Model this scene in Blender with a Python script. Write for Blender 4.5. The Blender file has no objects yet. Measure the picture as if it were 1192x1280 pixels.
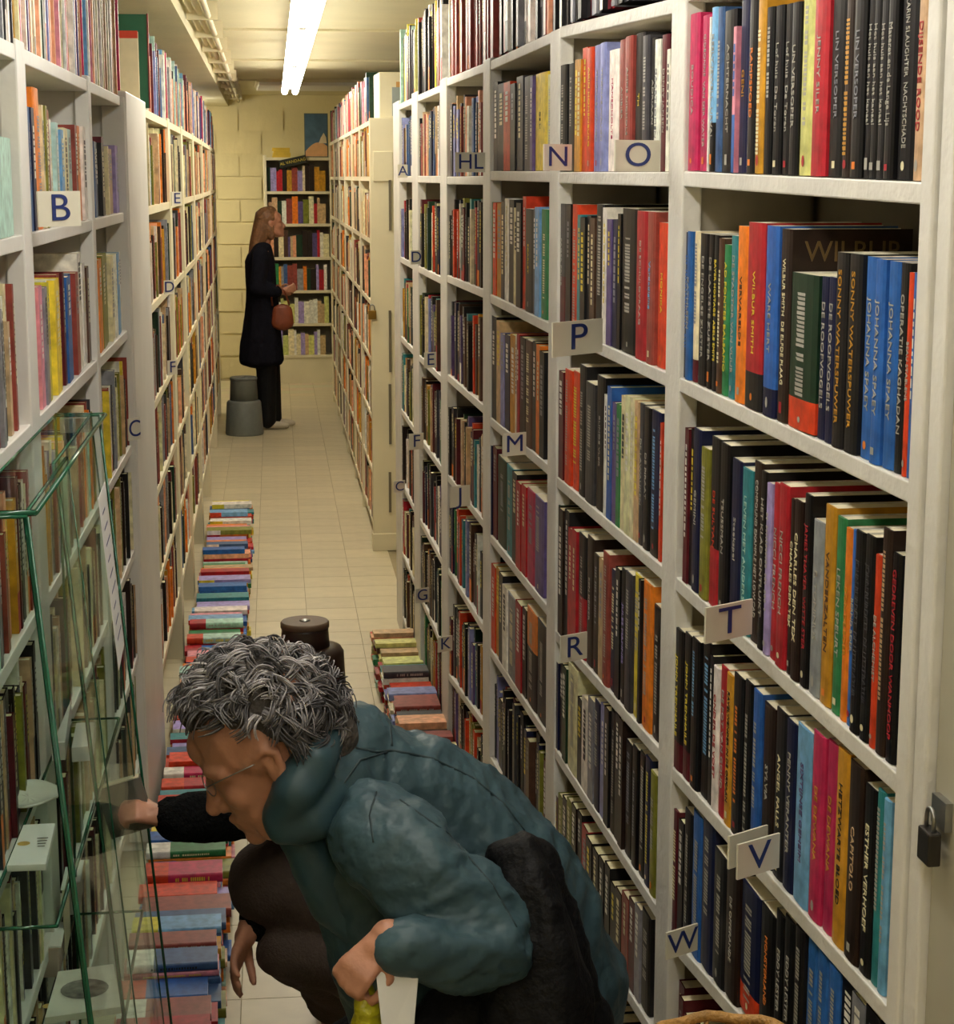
import bpy, bmesh, math, random
from math import sin, cos, tan, radians, pi, sqrt
from mathutils import Vector, Matrix, noise
from mathutils.bvhtree import BVHTree

# ------------------------------------------------------------ camera, world, light, exposure
F, YAW, PITCH, CH = 2309.0, radians(7.9), radians(10.27), 1.80
sc = bpy.context.scene
col = sc.collection
cam_d = bpy.data.cameras.new('camera'); cam = bpy.data.objects.new('camera', cam_d); col.objects.link(cam)
cam.location = (0, 0, CH); cam.rotation_euler = (pi/2-PITCH, 0, -YAW)
cam_d.sensor_fit = 'VERTICAL'; cam_d.sensor_height = 24; cam_d.lens = F*24/1280; cam_d.clip_start = .05
sc.camera = cam
w = bpy.data.worlds.new('world'); sc.world = w; w.use_nodes = True
w.node_tree.nodes['Background'].inputs[0].default_value = (.9, .95, 1, 1)
w.node_tree.nodes['Background'].inputs[1].default_value = .25
sc.view_settings.view_transform = 'Standard'; sc.view_settings.look = 'None'
sc.view_settings.exposure = 0.0; sc.view_settings.gamma = 1
TUBE_FAR, TUBE_NEAR, TUBE_FILL = 28.0, 23.0, 80.0          # strength of the fluorescent tubes; the last is for an added fill lamp
CEIL = 2.52

# ------------------------------------------------------------ geometry of the view -> world helpers
FW = Vector((sin(YAW)*cos(PITCH), cos(YAW)*cos(PITCH), -sin(PITCH)))
RT = Vector((cos(YAW), -sin(YAW), 0)); UP = RT.cross(FW); EYE = Vector((0, 0, CH))
def ray(u, v): return FW + RT*((u-596)/F) + UP*(-(v-640)/F)
def at(u, v, y):
    r = ray(u, v); return EYE + r*(y/r.y)
def proj(p):
    d = Vector(p)-EYE; a = d.dot(FW)
    return 596+F*d.dot(RT)/a, 640-F*d.dot(UP)/a
def XR(y): return .747-.037*y+.004*y*y if y < 7.6 else .73+.0275*(y-8.86)
def XL(y): return -.418+.043*y-.001*y*y
def y_of(u, z, X, lo=1.2, hi=17.5):       # where the row's front line at height z crosses picture column u
    f = lambda y: proj((X(y), y, z))[0]-u
    a = f(lo)
    for _ in range(50):
        m = (lo+hi)/2
        if (f(m) > 0) == (a > 0): lo = m
        else: hi = m
    return (lo+hi)/2
def z_of(x, y, v):
    lo, hi = -.6, 3.2
    for _ in range(40):
        m = (lo+hi)/2
        if proj((x, y, m))[1] > v: lo = m
        else: hi = m
    return (lo+hi)/2

# ------------------------------------------------------------ materials
def srgb(c):
    if isinstance(c, str): c = tuple(int(c[i:i+2], 16) for i in (0, 2, 4))
    return tuple(((x/255)/12.92 if x/255 <= .04045 else ((x/255+.055)/1.055)**2.4) for x in c)+(1,)
MATS = {}
def mat(name, c, rough=.5, var=.08, scale=20, bump=0, metal=0, bscale=None, coat=0, spec=None, stretch=None):
    if name in MATS: return MATS[name]
    m = bpy.data.materials.new(name); m.use_nodes = True; nt = m.node_tree; b = nt.nodes['Principled BSDF']
    c = srgb(c)
    tc = nt.nodes.new('ShaderNodeTexCoord'); n = nt.nodes.new('ShaderNodeTexNoise'); n.inputs['Scale'].default_value = scale
    n.inputs['Detail'].default_value = 4
    src = tc.outputs['Object']
    if stretch:
        mp = nt.nodes.new('ShaderNodeMapping'); mp.inputs['Scale'].default_value = stretch
        nt.links.new(src, mp.inputs[0]); src = mp.outputs[0]
    nt.links.new(src, n.inputs['Vector'])
    r = nt.nodes.new('ShaderNodeValToRGB'); nt.links.new(n.outputs[0], r.inputs[0])
    r.color_ramp.elements[0].position = .3; r.color_ramp.elements[1].position = .7
    r.color_ramp.elements[0].color = tuple(x*(1-var) for x in c[:3])+(1,); r.color_ramp.elements[1].color = tuple(min(1, x*(1+var)) for x in c[:3])+(1,)
    nt.links.new(r.outputs[0], b.inputs['Base Color'])
    b.inputs['Roughness'].default_value = rough; b.inputs['Metallic'].default_value = metal
    if coat: b.inputs['Coat Weight'].default_value = coat
    if spec is not None: b.inputs['Specular IOR Level'].default_value = spec
    if bump:
        n2 = nt.nodes.new('ShaderNodeTexNoise'); n2.inputs['Scale'].default_value = bscale or scale*3; nt.links.new(src, n2.inputs['Vector'])
        bp = nt.nodes.new('ShaderNodeBump'); bp.inputs['Strength'].default_value = bump; bp.inputs['Distance'].default_value = .01
        nt.links.new(n2.outputs[0], bp.inputs['Height']); nt.links.new(bp.outputs[0], b.inputs['Normal'])
    MATS[name] = m; return m
def attr_mat(name, rough, scale=60, var=.25, coat=0):     # colour from the mesh's own attribute, mottled
    m = bpy.data.materials.new(name); m.use_nodes = True; nt = m.node_tree; b = nt.nodes['Principled BSDF']
    a = nt.nodes.new('ShaderNodeAttribute'); a.attribute_name = 'tint'
    tc = nt.nodes.new('ShaderNodeTexCoord'); n = nt.nodes.new('ShaderNodeTexNoise'); n.inputs['Scale'].default_value = scale; n.inputs['Detail'].default_value = 3
    nt.links.new(tc.outputs['Object'], n.inputs['Vector'])
    mr = nt.nodes.new('ShaderNodeMapRange'); mr.inputs['From Min'].default_value = .3; mr.inputs['From Max'].default_value = .7
    mr.inputs['To Min'].default_value = 1-var; mr.inputs['To Max'].default_value = 1+var
    nt.links.new(n.outputs[0], mr.inputs['Value'])
    mx = nt.nodes.new('ShaderNodeVectorMath'); mx.operation = 'MULTIPLY'
    nt.links.new(a.outputs['Color'], mx.inputs[0]); nt.links.new(mr.outputs[0], mx.inputs[1])
    nt.links.new(mx.outputs[0], b.inputs['Base Color']); b.inputs['Roughness'].default_value = rough
    if coat: b.inputs['Coat Weight'].default_value = coat; b.inputs['Coat Roughness'].default_value = .25
    return m
M_WHITE = mat('white_paint', 'dbd9d3', .45, .05, 6, .12, bscale=40)
M_WHITE2 = mat('white_paint_worn', 'd6d3cb', .5, .08, 9, .25, bscale=60)
M_INNER = mat('raw_side_board', '9c9484', .7, .12, 12)  # grey-brown side and back boards, darker than the white fronts
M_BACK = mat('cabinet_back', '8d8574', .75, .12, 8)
M_CREAM = mat('cream_paint', 'dcd3b4', .55, .05, 5, .1)
M_CEIL = mat('ceiling_paint', 'd2cba8', .7, .05, 2.5, .2, bscale=30)
M_WALLP = mat('wall_paint', 'dccf9e', .7, .05, 3, .3, bscale=25)
M_TILE = attr_mat('vinyl_tile', .38, 14, .06)
M_JOINT = mat('tile_joint', '9c8f70', .8)
M_BOOK = attr_mat('book_cover', .42, 45, .28, .05); M_BOOK.node_tree.nodes['Principled BSDF'].inputs['Specular IOR Level'].default_value = .28
M_PAGES = mat('book_pages', 'e2d8ba', .85, .12, 90, stretch=(1, 30, 1))
M_SIGN = mat('sign_card', 'd5d0bd', .5, .04)
M_INK = mat('sign_ink', '23326e', .5)
M_GLASSEDGE = mat('glass_edge', '1e5c42', .15, .1, spec=.6)
M_SKIN = mat('skin', 'b98368', .5, .12, 25, .1, bscale=120)
M_TEAL = mat('teal_nylon', '3a525a', .5, .10, 5, .5, bscale=38, spec=.4)
M_BLACK = mat('black_cloth', '0c0c0e', .7, .3, 30, .4, spec=.25)
M_KNIT = mat('black_knit', '121313', .95, .4, 120, .8, bscale=160, spec=.1)
M_BROWN = mat('brown_corduroy', '4a3d36', .85, .12, 60, .3)
M_NAVYCOAT = mat('dark_coat', '17171f', .9, .3, 40, .3, spec=.1)
M_METAL = mat('steel', '9b9b98', .35, .1, metal=.9)
M_BRASS = mat('brass', '9a7a3a', .35, .1, metal=.9)
M_PAPER = mat('white_paper', 'e9e9e6', .6, .03)
M_GREY = mat('grey_plastic', '6d716b', .5, .08, 25, .1)
M_DARKBR = mat('dark_brown_plastic', '2f211c', .35, .12, 25)
M_MIDBR = mat('brown_rubber_top', '63503f', .6, .08, 60)
def glass_mat():
    m = bpy.data.materials.new('clear_glass'); m.use_nodes = True; nt = m.node_tree; b = nt.nodes['Principled BSDF']
    b.inputs['Base Color'].default_value = (.86, .96, .91, 1); b.inputs['Roughness'].default_value = .02
    b.inputs['Transmission Weight'].default_value = 1; b.inputs['IOR'].default_value = 1.022
    return m
M_GLASS = glass_mat()
M_LENS = mat('spectacle_lens', 'e8ecec', .05, 0); M_LENS.node_tree.nodes['Principled BSDF'].inputs['Alpha'].default_value = .18
def emit(name, c, s):
    m = bpy.data.materials.new(name); m.use_nodes = True; nt = m.node_tree; nt.nodes.clear()
    e = nt.nodes.new('ShaderNodeEmission'); e.inputs[0].default_value = c+(1,); e.inputs[1].default_value = s
    o = nt.nodes.new('ShaderNodeOutputMaterial'); nt.links.new(e.outputs[0], o.inputs[0]); return m

# ------------------------------------------------------------ object helpers
def link(name, me, m=None, parent=None, kind=None):
    o = bpy.data.objects.new(name, me); col.objects.link(o)
    if m is not None and me is not None and not me.materials: me.materials.append(m)
    if parent is not None: o.parent = parent
    if kind: o['kind'] = kind
    return o
def tag(o, label=None, cat=None, group=None, kind=None):
    if label: o['label'] = label
    if cat: o['category'] = cat
    if group: o['group'] = group
    if kind: o['kind'] = kind
    return o
def empty(name, loc=(0, 0, 0)):
    o = bpy.data.objects.new(name, None); col.objects.link(o); o.location = loc; o.empty_display_size = .05; return o
def thing(name, label, cat, group=None, loc=(0, 0, 0)): return tag(empty(name, loc), label, cat, group)
class MB:                                              # collects polygons, per-face colour optional
    def __init__(s): s.v = []; s.f = []; s.c = []; s.sm = []
    def poly(s, pts, c=(1, 1, 1)):
        i = len(s.v); s.v += [tuple(p) for p in pts]; s.f.append(tuple(range(i, i+len(pts)))); s.c.append(c); s.sm.append(False)
    def hexa(s, b, t, c=(1, 1, 1), skip=(), cols=None):    # b: four bottom corners, t: four top corners, both counter-clockwise from above
        i = len(s.v); s.v += [tuple(p) for p in b]+[tuple(p) for p in t]
        fs = [(3, 2, 1, 0), (4, 5, 6, 7), (0, 1, 5, 4), (1, 2, 6, 5), (2, 3, 7, 6), (3, 0, 4, 7)]
        for k, f in enumerate(fs):
            if k in skip: continue
            s.f.append(tuple(i+j for j in f)); s.c.append(cols[k] if cols else c); s.sm.append(False)
        return s
    def box(s, x0, x1, y0, y1, z0, z1, c=(1, 1, 1), skip=(), cols=None):
        return s.hexa([(x0, y0, z0), (x1, y0, z0), (x1, y1, z0), (x0, y1, z0)], [(x0, y0, z1), (x1, y0, z1), (x1, y1, z1), (x0, y1, z1)], c, skip, cols)
    def tube(s, pts, r, n=8, cap=True, c=(1, 1, 1)):
        pts = [Vector(p) for p in pts]; rs = r if isinstance(r, (list, tuple)) else [r]*len(pts)
        i0 = len(s.v); a = None
        for k, p in enumerate(pts):
            d = (pts[min(k+1, len(pts)-1)]-pts[max(k-1, 0)])
            d = d.normalized() if d.length > 1e-9 else Vector((0, 0, 1))
            if a is None: a = d.orthogonal().normalized()
            else:
                a = a-d*a.dot(d); a = a.normalized() if a.length > 1e-6 else d.orthogonal().normalized()
            b = d.cross(a)
            for j in range(n):
                t = 2*pi*j/n; s.v.append(tuple(p+(a*cos(t)+b*sin(t))*rs[k]))
        for k in range(len(pts)-1):
            for j in range(n):
                q = i0+k*n; s.f.append((q+j, q+(j+1) % n, q+n+(j+1) % n, q+n+j)); s.c.append(c); s.sm.append(True)
        if cap:
            s.f.append(tuple(i0+j for j in reversed(range(n)))); s.c.append(c); s.sm.append(False)
            q = i0+(len(pts)-1)*n; s.f.append(tuple(q+j for j in range(n))); s.c.append(c); s.sm.append(False)
        return s
    def lathe(s, cx, cy, prof, n=32, sx=1, sy=1):
        i0 = len(s.v)
        for r, z in prof:
            for j in range(n): t = 2*pi*j/n; s.v.append((cx+r*sx*cos(t), cy+r*sy*sin(t), z))
        for k in range(len(prof)-1):
            for j in range(n):
                q = i0+k*n; s.f.append((q+j, q+(j+1) % n, q+n+(j+1) % n, q+n+j)); s.c.append((1, 1, 1)); s.sm.append(True)
        s.f.append(tuple(i0+j for j in reversed(range(n)))); s.c.append((1, 1, 1)); s.sm.append(False)
        q = i0+(len(prof)-1)*n; s.f.append(tuple(q+j for j in range(n))); s.c.append((1, 1, 1)); s.sm.append(False)
        return s
    def mesh(s, name, tint=False):
        me = bpy.data.meshes.new(name); me.from_pydata(s.v, [], s.f)
        me.polygons.foreach_set('use_smooth', s.sm)
        if tint:
            a = me.attributes.new('tint', 'FLOAT_COLOR', 'FACE'); flat = []
            for c in s.c: flat += [c[0], c[1], c[2], 1]
            a.data.foreach_set('color', flat)
        me.update(); return me
    def build(s, name, m, parent=None, tint=False, bevel=0, kind=None):
        o = link(name, s.mesh(name, tint), m, parent, kind)
        if bevel:
            b = o.modifiers.new('bevel', 'BEVEL'); b.width = bevel; b.segments = 2; b.limit_method = 'ANGLE'
        return o
def text(name, s, size, mtx, m, parent=None, bold=0, sx=1.0, align='CENTER', res=2):
    cu = bpy.data.curves.new(name, 'FONT'); cu.body = s; cu.size = size; cu.align_x = align; cu.align_y = 'CENTER'
    cu.resolution_u = res; cu.offset = bold; cu.extrude = .0003
    o = bpy.data.objects.new(name, cu); cu.materials.append(m); col.objects.link(o)
    if parent is not None: o.parent = parent
    o.matrix_local = mtx @ Matrix.Diagonal((sx, 1, 1, 1)); TEXTS.append(o); return o
TEXTS = []
def basis(X, Y, Z, o):
    m = Matrix.Identity(4)
    for i in range(3): m[i][0] = X[i]; m[i][1] = Y[i]; m[i][2] = Z[i]; m[i][3] = o[i]
    return m

# ------------------------------------------------------------ room shell
XW0, XW1, YW0, YW1 = -1.05, 1.75, -1.6, 16.9
MB().box(XW0-.1, XW1+.1, YW0-.1, YW1+.1, -.1, -.004).build('floor', M_JOINT, kind='structure')
floor = bpy.data.objects['floor']
MB().box(XW0-.1, XW1+.1, YW0-.1, YW1+.1, CEIL, CEIL+.1).build('ceiling', M_CEIL, kind='structure')
ceiling = bpy.data.objects['ceiling']
MB().box(XW0-.1, XW0, YW0, YW1, -.004, CEIL).build('wall_left', M_WALLP, kind='structure')
MB().box(XW1, XW1+.1, YW0, YW1, -.004, CEIL).build('wall_right', M_WALLP, kind='structure')
MB().box(XW0, XW1, YW1, YW1+.1, -.004, CEIL).build('wall_back', M_WALLP, kind='structure')
MB().box(XW0, XW1, YW0-.1, YW0, -.004, CEIL).build('wall_front', M_WALLP, kind='structure')
# painted blocks of the back wall that show beside the far bookcase
wb = bpy.data.objects['wall_back']; random.seed(4)
bl = MB().box(-.19, .19, -.012, 0, -.09, .09).mesh('block'); bl.materials.append(M_WALLP)
for r in range(12):
    for c in range(2):
        o = link('block', bl, None, wb); o.location = (-.16+.4*c+(.2 if r % 2 else 0)-.03, YW1-random.uniform(0, .003), .1+.2*r)
# floor tiles, each a piece of its own where they read as pieces
ang = radians(1.7); T = .21; rnd = random.Random(8); tiles = []
for i in range(-6, 9):
    for j in range(9, 82):
        x, y = i*T, j*T; X, Y = x*cos(ang)+y*sin(ang), -x*sin(ang)+y*cos(ang)
        if not (XL(Y)-.12 < X < XR(Y)+.12) or Y > 16.7: continue
        u, v = proj((X, Y, 0))
        if v > 1420: continue
        tiles.append((Y, X, x, y))
tiles.sort(); tm = []
for k in range(6):
    g = 1+rnd.uniform(-.05, .05); c = [a*g for a in srgb('c6ba9a')[:3]]; h = T/2-.0012
    tm.append(MB().box(-h, h, -h, h, -.004, 0, c).mesh('tile', True)); tm[-1].materials.append(M_TILE)
rest = MB()
for n, (Y, X, x, y) in enumerate(tiles):
    if n < 300:
        o = link('tile', tm[rnd.randrange(6)], None, floor); o.location = (X, Y, 0); o.rotation_euler = (0, 0, -ang)
    else:
        h = T/2-.0012; c = [a*(1+rnd.uniform(-.05, .05)) for a in srgb('c6ba9a')[:3]]
        pts = [(X+a*cos(ang)+b*sin(ang), Y-a*sin(ang)+b*cos(ang)) for a, b in ((-h, -h), (h, -h), (h, h), (-h, h))]
        rest.hexa([p+(-.004,) for p in pts], [p+(0,) for p in pts], c)
rest.build('tile_field', M_TILE, floor, True, kind='stuff')
# ceiling: joints between sheets, dropped soffit with pipes on the far side of the aisle
mb = MB()
for y in (4.6, 7.0, 9.4, 11.8, 14.2): mb.box(XW0, XW1, y, y+.05, CEIL-.012, CEIL)
mb.build('trim_1', M_CEIL, kind='structure')
mb = MB(); mb.hexa([(XW0, 1, 2.42), (-.30, 1, 2.42), (.12, YW1, 2.42), (XW0, YW1, 2.42)], [(XW0, 1, CEIL), (-.30, 1, CEIL), (.12, YW1, CEIL), (XW0, YW1, CEIL)])
mb.build('trim_2', M_CEIL, kind='structure')
pr = thing('ceiling_pipe', 'bundle of thin pale painted pipes running along the ceiling edge', 'pipe')
for k in range(3):
    MB().tube([(-.27+.035*k+.026*(y-1), y, 2.485-.012*k) for y in (1, 6, 11, 16.8)], .013, 8).build('pipe', M_CREAM, pr)
for y in range(2, 17): MB().box(-.29+.026*(y-1), -.16+.026*(y-1), y, y+.03, 2.445, 2.52).build('clip', M_CREAM, pr)
# fluorescent strip lights over the aisle
def tube_light(k, y0, y1, x0, x1, s, lab, z=2.385, off=.035, rad=.021):
    t = thing('strip_light', lab, 'lamp', 'ceiling strip lights')
    L = Vector((x1-x0, y1-y0, 0)); d = L.normalized(); n = Vector((d.y, -d.x, 0))
    mbx = MB(); a = Vector((x0, y0, 0)); b = Vector((x1, y1, 0)); q = n*.05
    mbx.hexa([a-q+Vector((0, 0, z)), a+q+Vector((0, 0, z)), b+q+Vector((0, 0, z)), b-q+Vector((0, 0, z))],
             [a-q*.5+Vector((0, 0, CEIL)), a+q*.5+Vector((0, 0, CEIL)), b+q*.5+Vector((0, 0, CEIL)), b-q*.5+Vector((0, 0, CEIL))])
    mbx.build('housing', M_WHITE, t)
    em = emit('tube_glow_%d' % k, (1, .955, .87) if k in (3, 4) else (1, .935, .79), s)
    for q in (-off, off):
        p = a+n*q+d*.02; r = b+n*q-d*.02
        MB().tube([(p.x, p.y, z-.018), (r.x, r.y, z-.018)], rad, 10).build('tube', em, t)
        for e in (p, r):
            MB().box(e.x-.012, e.x+.012, e.y-.006, e.y+.006, z-.03, z+.001).build('holder', M_WHITE, t)
xa = lambda y: .215+.0295*(y-3)
tube_light(0, 10.3, 12.8, xa(10.3), xa(12.8), TUBE_FAR, 'glowing twin tube strip light at the far end, before the pale hatch')
tube_light(1, 7.7, 10.2, xa(7.7), xa(10.2), TUBE_FAR, 'glowing twin tube strip light, second from the far wall')
tube_light(2, 5.1, 7.6, xa(5.1), xa(7.6), TUBE_FAR, 'glowing twin tube strip light over the middle of the aisle')
tube_light(3, 1.2, 3.6, xa(1.2), xa(3.6), TUBE_NEAR, 'twin tube strip light above the crouching customers')
tube_light(4, -1.4, .9, xa(-1.4), xa(.9), TUBE_NEAR, 'twin tube strip light over the aisle entrance')
tube_light(5, 15.5, 15.56, -1.0, -.12, TUBE_FILL, 'twin tube strip light in the side passage past the long bookcase', 2.24, .04, .02)  # extra lamp out of sight, added to brighten the far wall
# pale flat hatch panel on the ceiling at the far end
t = thing('ceiling_hatch', 'pale rectangular hatch panel on the ceiling beyond the last strip light', 'hatch')
p0, p1 = at(322, 97, 14.6), at(442, 82, 14.6)
MB().box(p0.x, p1.x, 14.2, 15.1, 2.475, 2.50).build('panel', M_PAPER, t, bevel=.004)
MB().box(p0.x-.02, p1.x+.02, 14.18, 15.12, 2.50, CEIL).build('frame', M_CREAM, t)

# ------------------------------------------------------------ books: every one is first a record
PAL = dict(k='0c0b0d', K='181719', n='12183a', b='2b5fa8', B='6fa3cf', t='2f7f86', g='2f7a49', G='173221', o='df7a22', O='cc3f1e', r='a8202a', R='561620',
           p='d98a9a', P='5a4a7c', l='9a8cc4', y='ddc93a', Y='c08a26', w='e3e0d6', c='ded5ac', e='8a8b92', E='3b3a3e', s='4e3628', S='251812', m='b52a56', v='7c7c2c',
           a='bfa07a', x='7f84b4', z='c4c578', q='a9ccc0', i='e5a37c', j='8e4038', h='3a5a86')
CNAME = dict(k='black', K='charcoal', n='navy blue', b='blue', B='light blue', t='teal', g='green', G='dark green', o='orange', O='orange-red', r='red', R='maroon',
             p='pale pink', P='purple', l='lavender', y='yellow', Y='ochre', w='white', c='cream', e='grey', E='dark grey', s='brown', S='dark brown', m='crimson', v='olive',
             a='tan', x='lavender blue', z='pale lime', q='pale mint', i='salmon', j='brick red', h='steel blue')
CC = {k: srgb(v)[:3] for k, v in PAL.items()}
BOOKS = []   # dict(org, size(depth, thick, height), face, c, c2, title, tc, row, ordinal)
def jit(c, r, a=.12):
    g = 1+r.uniform(-a, a); return tuple(min(1, x*g*(1+r.uniform(-.05, .05))) for x in c)
def add_book(x, y, z, d, t, h, face, c, row, ordn, title=None, tc='w', c2=None, f2=0, label=None, far='far post', lean=0):
    BOOKS.append(dict(x=x, y=y, z=z, d=d, t=t, h=h, face=face, c=c, row=row, n=ordn, title=title, tc=tc, c2=c2, f2=f2, label=label, far=far, lean=lean))

# right-hand lettered bookcase: uprights (far edge, near edge) in metres along the aisle, boards per bay
Zs = [.271, .004, -.298, -.601, -.882, -1.172, -1.447, -1.71]
UPR = [(1.76, 1.79), (2.685, 2.765), (3.635, 3.73), (4.54, 4.66)]
for (ua, ub) in ((550, 558), (515, 522), (492, 499)):
    UPR.append((y_of(ub, CH-.15, XR), y_of(ua, CH-.15, XR)))
BAYS = [(UPR[i][1], UPR[i+1][0]) for i in range(6)]     # bay 0 is the near one: (near y, far y)
# measured board fronts: (bay, board) -> (v at far end, v at near end) on the picture
MEAS = {(0, 1): (214, 228), (0, 2): (472, 603), (0, 3): (721, 968), (0, 4): (959, 1258), (0, 5): (1168, 1470),
        (1, 1): (215, 215), (1, 2): (405, 466), (1, 3): (596, 709), (1, 4): (789, 936), (1, 5): (935, 1133), (1, 6): (1090, 1290), (1, 0): (33, -2),
        (2, 0): (76, 40), (3, 0): (98, 79), (2, 1): (214, 214), (2, 2): (368, 404), (2, 3): (522, 581), (2, 4): (668, 758), (2, 5): (810, 917), (2, 6): (946, 1062),
        (3, 1): (221, 220), (3, 2): (344, 362), (3, 3): (468, 507), (3, 4): (593, 651), (3, 5): (710, 783), (3, 6): (842, 902)}
def board_z(b, k):
    yn, yf = BAYS[b]
    if (b, k) in MEAS:
        vf, vn = MEAS[(b, k)]; zf, zn = z_of(XR(yf), yf, vf), z_of(XR(yn), yn, vn)
        return zn, zf
    return CH+Zs[k], CH+Zs[k]
bc = thing('bookcase', 'white lettered bookcase of paperbacks, with signs A to W', 'bookcase')
DEP = .20
for i, (y0, y1) in enumerate(UPR):
    x0, x1 = XR(y0), XR(y1); topz = CH+.285
    if i == 0: topz = CEIL-.3
    if i == 1: topz = CEIL-.3
    m = MB(); m.hexa([(x0, y0, 0), (x0+.03, y0, 0), (x1+.03, y1, 0), (x1, y1, 0)], [(x0, y0, topz), (x0+.03, y0, topz), (x1+.03, y1, topz), (x1, y1, topz)])
    m.build('upright', M_WHITE2, bc, bevel=.003)
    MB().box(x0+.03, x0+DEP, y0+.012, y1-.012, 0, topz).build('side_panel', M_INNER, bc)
for b, (yn, yf) in enumerate(BAYS):
    for k in range(8):
        zn, zf = board_z(b, k); t = .022
        xn, xf = XR(yn), XR(yf)
        m = MB(); m.hexa([(xn+.002, yn-.01, zn-t), (xn+DEP, yn-.01, zn-t), (xf+DEP, yf+.01, zf-t), (xf+.002, yf+.01, zf-t)],
                         [(xn+.002, yn-.01, zn), (xn+DEP, yn-.01, zn), (xf+DEP, yf+.01, zf), (xf+.002, yf+.01, zf)])
        m.build('shelf', M_WHITE2, bc, bevel=.002)
    if b == 0:
        zn = CH+.50; MB().box(XR(yn), XR(yn)+DEP, yn-.01, yf+.01, zn-.022, zn).build('shelf', M_WHITE2, bc, bevel=.002)
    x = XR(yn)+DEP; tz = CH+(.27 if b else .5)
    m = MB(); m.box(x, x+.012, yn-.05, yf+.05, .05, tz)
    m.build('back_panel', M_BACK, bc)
# pin holes in the uprights
ph = MB()
for (y0, y1) in UPR[1:4]:
    for z in [.9+.16*q for q in range(8)]:
        x = XR(y0)+.036; ph.tube([(x, y0+.004, z), (x, y0+.013, z)], .003, 6)
ph.build('pin_hole', M_BLACK, bc)

def u_frac(b, k, us):      # columns measured along the board -> distance along the aisle, pinned to the bay's ends
    yn, yf = BAYS[b]; zn, zf = board_z(b, k)
    un = proj((XR(yn), yn, zn))[0]; uf = proj((XR(yf), yf, zf))[0]
    mf, mn = {0: (849, 1140), 1: (694, 827), 2: (608, 681), 3: (557, 601)}[b]
    if b == 0: mn = {1: 1153, 2: 1140, 3: 1127, 4: 1116, 5: 1103, 6: 1095}[k]; mf = {1: 849, 2: 846, 3: 845, 4: 849, 5: 853, 6: 860}[k]
    if b == 1: mf = {1: 699, 2: 692, 3: 689, 4: 692, 5: 701, 6: 712}[k]; mn = {1: 827, 2: 827, 3: 825, 4: 828, 5: 833, 6: 845}[k]
    out = []
    for u in us:
        uu = uf+(u-mf)*(un-uf)/(mn-mf); lo, hi = yn-.05, yf+.05
        for _ in range(40):
            m = (lo+hi)/2; f = (yf-m)/(yf-yn); z = zf+(zn-zf)*f
            if proj((XR(m)+.006, m, z))[0] > uu: lo = m
            else: hi = m
        out.append((lo+hi)/2)
    return out
def row(b, k, start, spec, name):
    """spec: tokens colour:near edge:top[:title[:ink[:second colour:fraction]]] separated by |, far to near"""
    toks = [s.split(':') for s in spec.split('|')]
    us = [start]+[float(t[1]) for t in toks]; ys = u_frac(b, k, us)
    yn, yf = BAYS[b]; zn, zf = board_z(b, k); r = random.Random(b*31+k)
    prevtop = None
    for i, t in enumerate(toks):
        y1, y0 = ys[i], ys[i+1]
        if y1-y0 < .004: continue
        ym = (y0+y1)/2; f = (yf-ym)/(yf-yn); z = max(zf+(zn-zf)*(yf-y0)/(yf-yn), zf+(zn-zf)*(yf-y1)/(yf-yn))+.0008; x = XR(ym)+.003+r.uniform(0, .005)
        ub, vb = proj((x, ym, z))
        if t[2]:
            # height from the measured height in pixels at this place on the board
            vb_meas = MEAS[(b, k)][0]+(MEAS[(b, k)][1]-MEAS[(b, k)][0])*((us[i]+us[i+1])/2-us[0])/(us[-1]-us[0]+.01)
            h = z_of(x, ym, vb-(vb_meas-float(t[2])))-z
        else: h = r.uniform(.19, .215)
        zu = (board_z(b, k-1)[1]+(board_z(b, k-1)[0]-board_z(b, k-1)[1])*f) if (k > 1 or b) else CH+.5
        h = min(max(h, .14), .287, zu-z-.026)
        d = r.uniform(.125, .15) if h < .235 else .155
        title = t[3] if len(t) > 3 and t[3] else None
        add_book(x, y0+.0004, z, d, y1-y0-.0008, h, 'l', t[0], name, i+1, title, t[4] if len(t) > 4 and t[4] else r.choice('wwwwyce'), t[5] if len(t) > 5 else None, float(t[6]) if len(t) > 6 else 0)
A = 'V sign bay'
row(0, 1, 855, 'm:868:18:BOUDICA:w|m:880:20:GIDEONNE  VAN DER WATER:w|w:882:22|B:889:10:KEELY JEWELL  URVAL:w:k:.3|h:897:10|k:913:14:ACHTERNACHT:w|p:917:34::b:b:.4|n:929:0:GENI:Y|w:931:6|k:942:-2:RAMPSPOED:o|Y:952:-2|k:961:10|k:972:8:Lof huis  De Toren:w|k:983:6:Lof huis  De Toren:w|k:994:4:UN VERSOPER:w|z:1010:-22|r:1030:-24:JENNY SILER:w|k:1050:-26:LIN VERSOPER:e|S:1061:-28::Y|k:1077:-28:LIN VERSOPER:e|K:1086:-28:Het huis aan het kanaal:w|K:1095:-29:Het huis aan het kanaal:w|K:1105:-29:Het huis aan het kanaal:w|k:1117:-30:Materet en de Lange Lijs:w|k:1139:-34:KARIN SLAUGHTER  NACHTSCHADE:w|a:1151:-26:DIJSENDE ROOD:r', 'top shelf of the '+A)
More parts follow.
